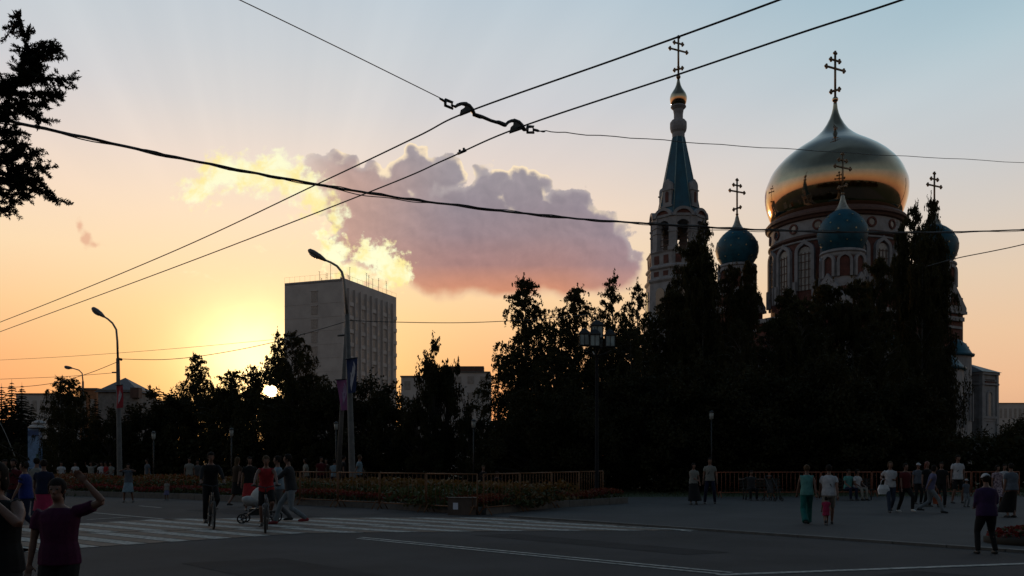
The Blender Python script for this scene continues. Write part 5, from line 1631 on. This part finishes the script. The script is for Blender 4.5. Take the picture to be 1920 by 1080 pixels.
    if cap:
        q = MB(); n = 16; vs = []
        for i in range(6):
            t = i / 5 * PI / 2
            for k in range(n): a = 2 * PI * k / n; vs.append(hd + hu * (.045 + .095 * math.sin(t)) + lat * .092 * math.cos(t) * math.cos(a) * 1.0 + fw * .108 * math.cos(t) * math.sin(a))
        q.add(vs, [(i * n + k, i * n + (k + 1) % n, (i + 1) * n + (k + 1) % n, (i + 1) * n + k) for i in range(5) for k in range(n)], True)
        q.add([hd + hu * .05 + fw * .09 + lat * .07, hd + hu * .04 + fw * .18 + lat * .04, hd + hu * .04 + fw * .18 - lat * .04, hd + hu * .05 + fw * .09 - lat * .07,
               hd + hu * .062 + fw * .09 + lat * .07, hd + hu * .05 + fw * .18 + lat * .04, hd + hu * .05 + fw * .18 - lat * .04, hd + hu * .062 + fw * .09 - lat * .07], [(0, 1, 2, 3), (7, 6, 5, 4), (0, 4, 5, 1), (1, 5, 6, 2), (2, 6, 7, 3), (3, 7, 4, 0)])
        q.build('cap', CL[cap], o)
    if near:                                               # eyes, collar, waistband
        for s in (-1, 1):
            q = MB(); q.sphere(hd + fw * .083 + lat * s * .031 + hu * .022, .011, 10, 8); q.build('eye', mat('eye', (.03, .025, .02), .3), o)
    if strap:
        q = MB(); a = sh + X * .10 + U * .04; bq = hc - X * .19 + U * .02
        for dy in (-1, 1):
            q.tube([a + Vector((0, 0, .0)), a.lerp(bq, .5) + fwd * dy * .142, bq], [.014, .014, .014], 6)
        q.build('strap', m_black, o)
    return o, J, sc_


def pf(label, px, fy, hy, face, **k):
    """stand a person with feet seen at fy and head top at hy"""
    p = G(px, fy); h = (fy - hy) / FOC * p.y
    return person(label, p.x, p.y, h, face, **k)


def pd(label, px, d, hy, face, **k):
    return person(label, (px - CX) / FOC * d, d, zz(hy, d), face, **k)


def world_pt(o, v):
    return Matrix.Translation(o.location) @ Matrix.Rotation(o.rotation_euler.z, 4, 'Z') @ Vector((v.x * o.scale.x, v.y * o.scale.y, v.z * o.scale.z))


def handbag(label, p, m, s=.3, cat='bag', nm='handbag', rz=0):
    o = thing(nm, label, cat, (p.x, p.y, p.z), rz)
    q = MB(); q.add([(-s * .42, -.05, -s * 1.35), (s * .42, -.05, -s * 1.35), (s * .5, -.06, -s * .9), (-s * .5, -.06, -s * .9), (-s * .36, -.03, -s * .5), (s * .36, -.03, -s * .5),
                     (-s * .42, .05, -s * 1.35), (s * .42, .05, -s * 1.35), (s * .5, .06, -s * .9), (-s * .5, .06, -s * .9), (-s * .36, .03, -s * .5), (s * .36, .03, -s * .5)],
                    [(0, 1, 2, 3), (3, 2, 5, 4), (7, 6, 9, 8), (8, 9, 10, 11), (0, 6, 7, 1), (1, 7, 8, 2), (2, 8, 11, 5), (6, 0, 3, 9), (9, 3, 4, 10), (4, 5, 11, 10)])
    q.build('bag_body', m, o)
    MB().tube([(-s * .28, 0, -s * .52), (-s * .2, 0, -.04), (0, 0, .02), (s * .2, 0, -.04), (s * .28, 0, -s * .52)], .009, 5).build('handle', m, o)
    return o


# foreground pair at the left edge
person('person in dark clothes cut by the left edge, holding a camera to the face', (-4 - CX) / FOC * 6.4, 6.4, 1.60, 8, top='black', bottom='black', bot='skirt', sleeves='none', hair='bob',
       hands=((-.10, -.26, 1.50, -.9, -.2, -.6), (.07, -.24, 1.45, 1.0, -.05, -.95)), near=True, build=1.12, group='foreground people')
p1c = thing('camera', 'small black camera held up by the person at the left edge', 'camera', ((-4 - CX) / FOC * 6.4 + .03, 6.4 - .27, 1.42), R(8))
q = MB(); q.box((0, 0, 0), (.11, .035, .065)); q.build('camera_body', m_black, p1c); q = MB(); q.lathe([(.024, 0), (.024, .03), (.018, .035)], 14); l_ = q.build('lens', m_glass, p1c); l_.rotation_euler.x = PI / 2
person('woman in a purple t-shirt in the left foreground raising one hand by her head', (112 - CX) / FOC * 7.5, 7.5, 1.46, 8, top='purple', bottom='black', hair='tail',
       hands=((-.29, -.02, .84), (.29, -.12, 1.72, 1.0, .05, -.9)), near=True, build=1.16, group='foreground people', head_tilt=-3, shoulders=1.1)

# cyclists and bicycles
m_frame = mat('bike_frame_black', (.02, .02, .022), .35, metal=.3); m_frame2 = mat('bike_frame_grey', (.09, .09, .10), .35, metal=.4)


def bicycle(label, x, y, face, fm):
    o = thing('bicycle', label, 'bicycle', (x, y, 0), R(face), 'bicycles on the crossing')
    wr = .335; bb = Vector((0, .08, .29)); ra_ = Vector((0, .53, wr)); fa = Vector((0, -.55, wr)); st = Vector((0, .22, .82)); ht = Vector((0, -.36, .86)); hb = Vector((0, -.40, .68))
    f = MB()
    for a, b, r in ((bb, st, .016), (st, ht, .016), (bb, hb, .02), (ht, hb, .02)): f.tube([a, b], r, 8)
    for s in (-1, 1):
        f.tube([bb + Vector((s * .03, 0, 0)), ra_ + Vector((s * .05, 0, 0))], .009, 6); f.tube([st, ra_ + Vector((s * .05, 0, 0))], .009, 6)
        f.tube([hb, hb + Vector((s * .055, -.02, -.05)), fa + Vector((s * .055, 0, 0))], [.014, .014, .009], 6)
    f.build('frame', fm, o)
    for c in (ra_, fa):
        t = MB(); n, k = 40, 8
        vs = [(c.x + .024 * math.sin(2 * PI * j / k), c.y + (wr - .024 + .024 * math.cos(2 * PI * j / k)) * math.cos(2 * PI * i / n), c.z + (wr - .024 + .024 * math.cos(2 * PI * j / k)) * math.sin(2 * PI * i / n)) for i in range(n) for j in range(k)]
        t.add(vs, [(i * k + j, i * k + (j + 1) % k, ((i + 1) % n) * k + (j + 1) % k, ((i + 1) % n) * k + j) for i in range(n) for j in range(k)], True)
        w_ = t.build('tyre', m_rubber, o)
        r_ = MB(); rp = [Vector((c.x, c.y + (wr - .05) * math.cos(2 * PI * i / 32), c.z + (wr - .05) * math.sin(2 * PI * i / 32))) for i in range(33)]
        r_.tube(rp, .009, 5); r_.build('rim', m_steel, w_)
        s_ = MB()
        for i in range(18):
            a = 2 * PI * i / 18; s_.tube([c + Vector((.02 * (-1) ** i, 0, 0)), c + Vector((0, (wr - .05) * math.cos(a), (wr - .05) * math.sin(a)))], .0016, 3)
        s_.tube([c - Vector((.05, 0, 0)), c + Vector((.05, 0, 0))], .018, 8); s_.build('spokes', m_steel, w_)
    h = MB(); h.tube([ht, ht + Vector((0, -.01, .12)), ht + Vector((0, -.06, .15))], .013, 6)
    hc_ = ht + Vector((0, -.06, .15)); h.tube([hc_ + Vector((-.30, .09, .05)), hc_ + Vector((-.18, .02, .04)), hc_, hc_ + Vector((.18, .02, .04)), hc_ + Vector((.30, .09, .05))], .012, 6)
    hh = h.build('handlebar', m_frame, o)
    for s in (-1, 1): MB().tube([hc_ + Vector((s * .21, .035, .043)), hc_ + Vector((s * .31, .095, .052))], .018, 8).build('grip', m_rubber, hh)
    s_ = MB(); s_.tube([st, st + Vector((0, .03, .12))], .013, 6); s_.build('seat_post', m_steel, o)
    s_ = MB(); loft(s_, [(st + Vector((0, .17, .15)), .06, .02), (st + Vector((0, .13, .155)), .085, .03), (st + Vector((0, .03, .155)), .045, .025), (st + Vector((0, -.10, .15)), .02, .015)], Vector((0, -1, 0))); s_.build('saddle', m_black, o)
    c_ = MB(); c_.tube([bb + Vector((-.06, 0, 0)), bb + Vector((.06, 0, 0))], .02, 8); ca = Vector((0, .03, -.165))
    c_.tube([bb + Vector((-.06, 0, 0)), bb + Vector((-.07, 0, 0)) + ca], .01, 6); c_.tube([bb + Vector((.06, 0, 0)), bb + Vector((.07, 0, 0)) - ca], .01, 6)
    c_.tube([bb + Vector((.045, .0, 0)) + Vector((0, .09 * math.cos(a), .09 * math.sin(a))) for a in [2 * PI * i / 20 for i in range(21)]], .006, 4)
    cr_ = c_.build('crankset', m_steel, o)
    for s, v in ((-1, ca), (1, -ca)): MB().box(bb + Vector((s * .12, 0, 0)) + v, (.09, .09, .022)).build('pedal', m_black, cr_)
    return o


hr = ((-.27, -.39, 1.085, -.8, .3, -.5), (.27, -.39, 1.085, .8, .3, -.5))
for (lab, blab, px, fy, fc, kw, fm, hq) in (
    ('cyclist in black riding toward the viewer on the left bicycle', 'black bicycle ridden by the person in black', 396, 990, 24, dict(top='black', bottom='black', sleeves='long', hair='short'), m_frame, 848),
    ('cyclist in a coral red tank top riding the right bicycle', 'grey bicycle ridden by the woman in a red top', 499, 997, 14, dict(top='red', bottom='black', bot='shorts', sleeves='none', hair='tail', hairm=m_hairl), m_frame2, 861)):
    p = G(px, fy); bicycle(blab, p.x, p.y, fc, fm)
    off = Matrix.Rotation(R(fc), 3, 'Z') @ Vector((0, .25, 0))
    k_s = 1.0 if hq == 848 else .95
    person(lab, p.x + off.x, p.y + off.y, 1.765 * k_s, fc, legs='ride', lean=18, hip=1.02, hands=tuple((a[0], a[1] - .25, a[2] / k_s, *a[3:]) for a in hr), group='cyclists on the crossing', **kw)

# pram
pp_ = G(478, 981)
pram = thing('pram', 'pale grey pram with a round hood pushed across the zebra crossing', 'pram', (pp_.x + .12, pp_.y, 0), R(-84))
for (wx_, wy_, wr_) in ((-.24, -.40, .13), (.24, -.40, .13), (-.27, .38, .16), (.27, .38, .16)):
    t = MB(); t.tube([Vector((wx_, wy_ + (wr_ - .02) * math.cos(a), wr_ + (wr_ - .02) * math.sin(a))) for a in [2 * PI * i / 24 for i in range(25)]], .02, 6); w_ = t.build('wheel', m_rubber, pram)
    t = MB(); t.tube([Vector((wx_ - .02, wy_, wr_)), Vector((wx_ + .02, wy_, wr_))], .025, 8)
    for i in range(5): a = 2 * PI * i / 5; t.tube([Vector((wx_, wy_, wr_)), Vector((wx_, wy_ + (wr_ - .03) * math.cos(a), wr_ + (wr_ - .03) * math.sin(a)))], .01, 4)
    t.build('hub', m_frame2, w_)
f = MB()
for s in (-1, 1): f.tube([(s * .25, -.40, .13), (s * .25, .0, .42), (s * .25, .50, 1.0)], .014, 6); f.tube([(s * .25, .38, .16), (s * .25, .0, .42), (s * .25, -.1, .55)], .014, 6)
f.tube([(-.25, .50, 1.0), (.25, .50, 1.0)], .02, 8); f.tube([(-.26, .38, .16), (.26, .38, .16)], .012, 6); f.tube([(-.24, -.40, .13), (.24, -.40, .13)], .012, 6)
f.build('frame', m_frame2, pram)
m_pram = mat('pram_cloth', (.24, .23, .225), .85)
q = MB(); loft(q, [(Vector((0, -.42, .62)), .17, .06), (Vector((0, -.34, .58)), .22, .13), (Vector((0, 0, .56)), .23, .15), (Vector((0, .28, .60)), .22, .15), (Vector((0, .36, .64)), .16, .08)], Vector((0, 1, 0))); q.build('carrycot', m_pram, pram)
q = MB(); vs = []; n = 12
for i in range(9):
    a = R(-20) + R(118) * i / 8
    for k in range(n + 1):
        b_ = PI * k / n; vs.append(Vector((.235 * math.cos(b_), .10 - .34 * math.sin(b_) * math.cos(a), .62 + .34 * math.sin(b_) * math.sin(a))))
q.add(vs, [(i * (n + 1) + k, i * (n + 1) + k + 1, (i + 1) * (n + 1) + k + 1, (i + 1) * (n + 1) + k) for i in range(8) for k in range(n)], True); hd_ = q.build('hood', mat('pram_hood', (.34, .33, .32), .85), pram)
q = MB(); q.box((0, .0, .3), (.4, .45, .16)); q.build('basket', m_black, pram)

GC = 'people crossing the street'; GS = 'people on the square'; GB = 'people beyond the flower bed'
pf('man in a dark jacket and pale trousers striding behind the pram', 546, 984, 846, -82, top='darkgrey', bottom='paledenim', sleeves='long', legs='stride', shoes=m_shoer, hands=((-.16, -.48, 1.02), (.16, -.48, 1.02)), group=GC, lean=7)
pf('woman in a light blue blouse walking between the red cyclist and the jacketed man', 523, 979, 852, -75, top='lightblue', bottom='grey', sleeves='short', legs='walk', hair='bun', group=GC)
pf('woman in brown with loose hair behind the two cyclists', 444, 950, 855, 150, top='brown', bottom='black', bot='skirt', hair='long', hairm=m_hairl, legs='walk', group=GC)
pf('woman in a black top and red skirt just behind the pram hood', 468, 958, 856, 20, top='black', bottom='red', bot='skirt', hair='bob', group=GC)
pf('man in a bright blue shirt walking behind the purple t-shirt woman', 49, 1003, 862, -70, top='blue', bottom='navy', legs='walk', sleeves='short', group=GC, build=1.1)
pf('person in a white shirt between the blue shirt and the pink skirt', 68, 972, 858, 190, top='offwhite', bottom='denim', group=GC)
pf('woman in a navy top and bright pink skirt at the left', 82, 990, 859, 205, top='navy', bottom='pink', bot='skirt', hair='bun', legs='walk', group=GC)
pf('person in a dark red shirt behind the blue shirted man', 27, 975, 860, 0, top='maroon', bottom='navy', group=GC)
pf('person in a pale shirt behind the dark figure at the left edge', 9, 960, 861, 30, top='offwhite', bottom='grey', hair='bob', group=GC)
pf('woman in a pale blue skirt near the kerb raising both arms to take a picture', 241, 942, 869, 10, top='greyblue', bottom='lightblue', bot='skirt', hair='bob', hands=((-.10, -.30, 1.50, -1, .1, -.3), (.12, -.30, 1.50, 1, .1, -.3)), group=GC, legs='apart')
pf('small child in a white top by the flower bed kerb', 313, 938, 900, 0, top='offwhite', bottom='lilac', bot='skirt', hair='short', group=GC, build=1.15)
for lab, px, hy, kw in (
    ('leftmost seated person in white beyond the flower bed', 115, 866, dict(top='white', bottom='grey')),
    ('seated person in white second from left beyond the flower bed', 142, 866, dict(top='white', bottom='cream')),
    ('seated person in white with both arms up beyond the flower bed', 171, 863, dict(top='offwhite', bottom='cream', hands=((-.3, -.1, 1.25), (.3, -.1, 1.25)))),
    ('seated person in white left of the one in red', 191, 866, dict(top='white', bottom='grey')),
    ('seated person in red beyond the flower bed near the second street lamp', 199, 862, dict(top='red', bottom='darkgrey')),
    ('seated person in a pale dress just left of the second street lamp', 208, 866, dict(top='offwhite', bottom='cream', hair='bob'))):
    person(lab, (px - CX) / FOC * 52, 52, 1.7, random.uniform(-30, 30), legs='sit', z=.28, group=GB, **kw)
for lab, px, d_, hy, fc, kw in (
    ('person in a pale shirt beyond the flower bed left of the black cyclist', 355, 46, 858, 20, dict(top='offwhite', bottom='grey')),
    ('darker companion just right of the pale shirted person beyond the bed', 371, 46.5, 862, 10, dict(top='grey', bottom='navy')),
    ('person in pale grey near the second street lamp beyond the flower bed', 277, 47, 860, -40, dict(top='greyblue', bottom='grey')),
    ('woman with a white shoulder bag beyond the fence right of the jacketed man', 574, 43, 858, -60, dict(top='cream', bottom='black', hair='bob', legs='walk')),
    ('person in dull red beyond the fence, left one of a close pair', 602, 43, 856, 30, dict(top='maroon', bottom='black')),
    ('person in brown beyond the fence, right one of a close pair', 613, 43.5, 860, -20, dict(top='brown', bottom='black', hair='bob')),
    ('person in pale teal beyond the fence under the pink banner', 627, 42.5, 861, 180, dict(top='lightblue', bottom='navy')),
    ('dark clothed person just left of the tall street lamp base', 643, 43.5, 854, 100, dict(top='black', bottom='black')),
    ('man in a white shirt walking right of the tall street lamp base', 673, 42, 851, 90, dict(top='lightblue', bottom='black', legs='walk', hairm=m_hairl))):
    pd(lab, px, d_, hy, fc, group=GB, **kw)
for lab, px, d_, z_, kw in (('person in black with crossed arms sitting beyond the fence above the box', 906, 39.5, .12, dict(top='black', bottom='brown', hands=((.10, -.26, .86), (-.10, -.28, .84)), hairm=m_hairl)),
                        ('person crouched low beside the one sitting above the box', 931, 39.2, -.1, dict(top='black', bottom='brown', lean=20))):
    person(lab, (px - CX) / FOC * d_, d_, 1.7, 10, legs='sit', z=z_, group=GB, **kw)

pf('woman in a pale blouse and long black skirt left of the orange fence', 1300, 946, 868, 5, top='offwhite', bottom='black', bot='long_skirt', hair='bob', group=GS, hands=((.08, -.24, 1.05), (.24, -.16, .86)), shoulders=.95)
pf('man in a white shirt with a strap at the left end of the orange fence', 1331, 945, 858, -10, top='offwhite', bottom='navy', strap=True, group=GS, legs='apart')
person('dark seated person leaning back on the left bench', (1408 - CX) / FOC * 36.3, 36.3, 1.62, 0, top='darkgrey', bottom='black', legs='sit', hands=((-.46, .06, .93), (.46, .06, .93)), group=GS, hip=.52)
pf('woman in a teal vest and wide teal trousers seen from behind', 1513, 984, 869, 170, top='mint', bottom='teal', bot='wide', hair='bun', hairm=m_hairl, group=GS, sleeves='none', legs='walk')
om_, J_, s_ = pf('man in a white t-shirt with a dark strap walking beside the child in pink', 1554, 985, 867, 160, top='white', bottom='cream', bot='shorts', strap=True, group=GS, legs='stride', build=1.08)
pf('toddler in a bright pink dress at the legs of the white shirted man', 1549, 986, 930, 165, top='pink', bottom='pink', bot='mini', hair='bob', group=GS, legs='walk', build=1.1)
person('seated person in pale teal, left one on the right bench', (1590 - CX) / FOC * 36.2, 36.2, 1.68, 10, top='mint', bottom='navy', legs='sit', group=GS)
person('seated person in pale trousers, right one on the right bench', (1606 - CX) / FOC * 36.2, 36.2, 1.66, 25, top='white', bottom='cream', legs='sit', group=GS, hair='bob')
ow, Jw, sw_ = pf('woman in a white top and jeans walking with a white handbag', 1669, 961, 863, -12, top='white', bottom='denim', legs='walk', hair='bob', hairm=m_hairl, group=GS, hands=((-.22, -.12, 1.12), (.05, -.25, 1.12)))
pf('man in a dark red shirt beside the woman with the white handbag', 1697, 961, 867, 10, top='maroon', bottom='black', legs='walk', shoes=m_shoew, group=GS, phase=-1, build=1.08)
pf('person with a white cap half hidden behind the dark red shirt', 1721, 945, 868, 0, top='greyblue', bottom='black', cap='white', group=GS)
pf('person with reddish hair behind the lilac shirted woman', 1737, 950, 865, 20, top='black', bottom='black', hair='long', hairm=mat('hair_red', (.09, .02, .012), .6), group=GS)
ol, Jl, sl_ = pf('woman in a lilac shirt and pale trousers stepping to the right', 1744, 962, 868, 70, top='lilac', bottom='paledenim', legs='stride', lean=12, hair='bob', group=GS)
pf('dark clothed person right of the lilac shirted woman', 1765, 951, 866, -20, top='black', bottom='black', group=GS)
pf('tall man in a white t-shirt and dark shorts before the fence', 1795, 944, 853, 0, top='white', bottom='black', bot='shorts', group=GS, strap=True, legs='apart', build=1.08)
pf('small child with a white cap holding on near the tall man', 1811, 951, 898, 10, top='greyblue', bottom='paledenim', cap='white', group=GS, build=1.12)
pf('person in a dark violet jacket and white cap standing at the kerb seen from behind', 1850, 1039, 888, 175, top='violet', bottom='black', cap='white', sleeves='long', legs='apart', group=GS, build=1.22, hands=((-.16, -.24, 1.02), (.16, -.24, 1.02)), topz=-.05)
pf('woman in a flowery dark and pink dress behind the white capped person', 1869, 953, 872, 10, top='floral', bottom='floral', bot='skirt', hair='bob', group=GS, build=1.1)
pf('person in white behind the grey shirted man at the right edge', 1883, 948, 870, -10, top='white', bottom='grey', group=GS)
pf('man in a pale grey shirt and black skirt like trousers at the right edge', 1897, 971, 868, 190, top='greyblue', bottom='black', bot='long_skirt', group=GS, build=1.2)
handbag('white handbag carried by the woman in jeans', world_pt(ow, Jw['arm', -1][2]) + Vector((-.02, -.02, -.0)), mat('bag_white', (.42, .42, .44), .6), .34)
handbag('orange bag carried by the lilac shirted woman', world_pt(ol, Jl['arm', 1][2]) + Vector((.0, -.02, -.0)), CL['orange'], .34, rz=.6)
# empty buggy by the left bench
bg_ = thing('pushchair', 'small dark pushchair with a white cover parked by the left bench', 'pushchair', ((1449 - CX) / FOC * 35.4, 35.4, 0), R(30))
q = MB()
for s in (-1, 1): q.tube([(s * .2, -.3, .08), (s * .2, .25, 1.0)], .014, 5); q.tube([(s * .2, .3, .08), (s * .2, -.05, .6)], .014, 5)
q.tube([(-.2, .25, 1.0), (.2, .25, 1.0)], .016, 5); q.build('frame', m_frame, bg_)
q = MB(); q.add([(-.18, -.2, .35), (.18, -.2, .35), (.18, .1, .33), (-.18, .1, .33), (-.18, .24, .85), (.18, .24, .85)], [(0, 1, 2, 3), (3, 2, 5, 4), (3, 2, 1, 0), (4, 5, 2, 3)]); q.build('seat', CL['grey'], bg_)
for wx_ in (-.2, .2):
    for wy_ in (-.3, .3): q = MB(); q.tube([Vector((wx_, wy_ + .06 * math.cos(a), .08 + .06 * math.sin(a))) for a in [2 * PI * i / 14 for i in range(15)]], .02, 5); q.build('wheel', m_rubber, bg_)
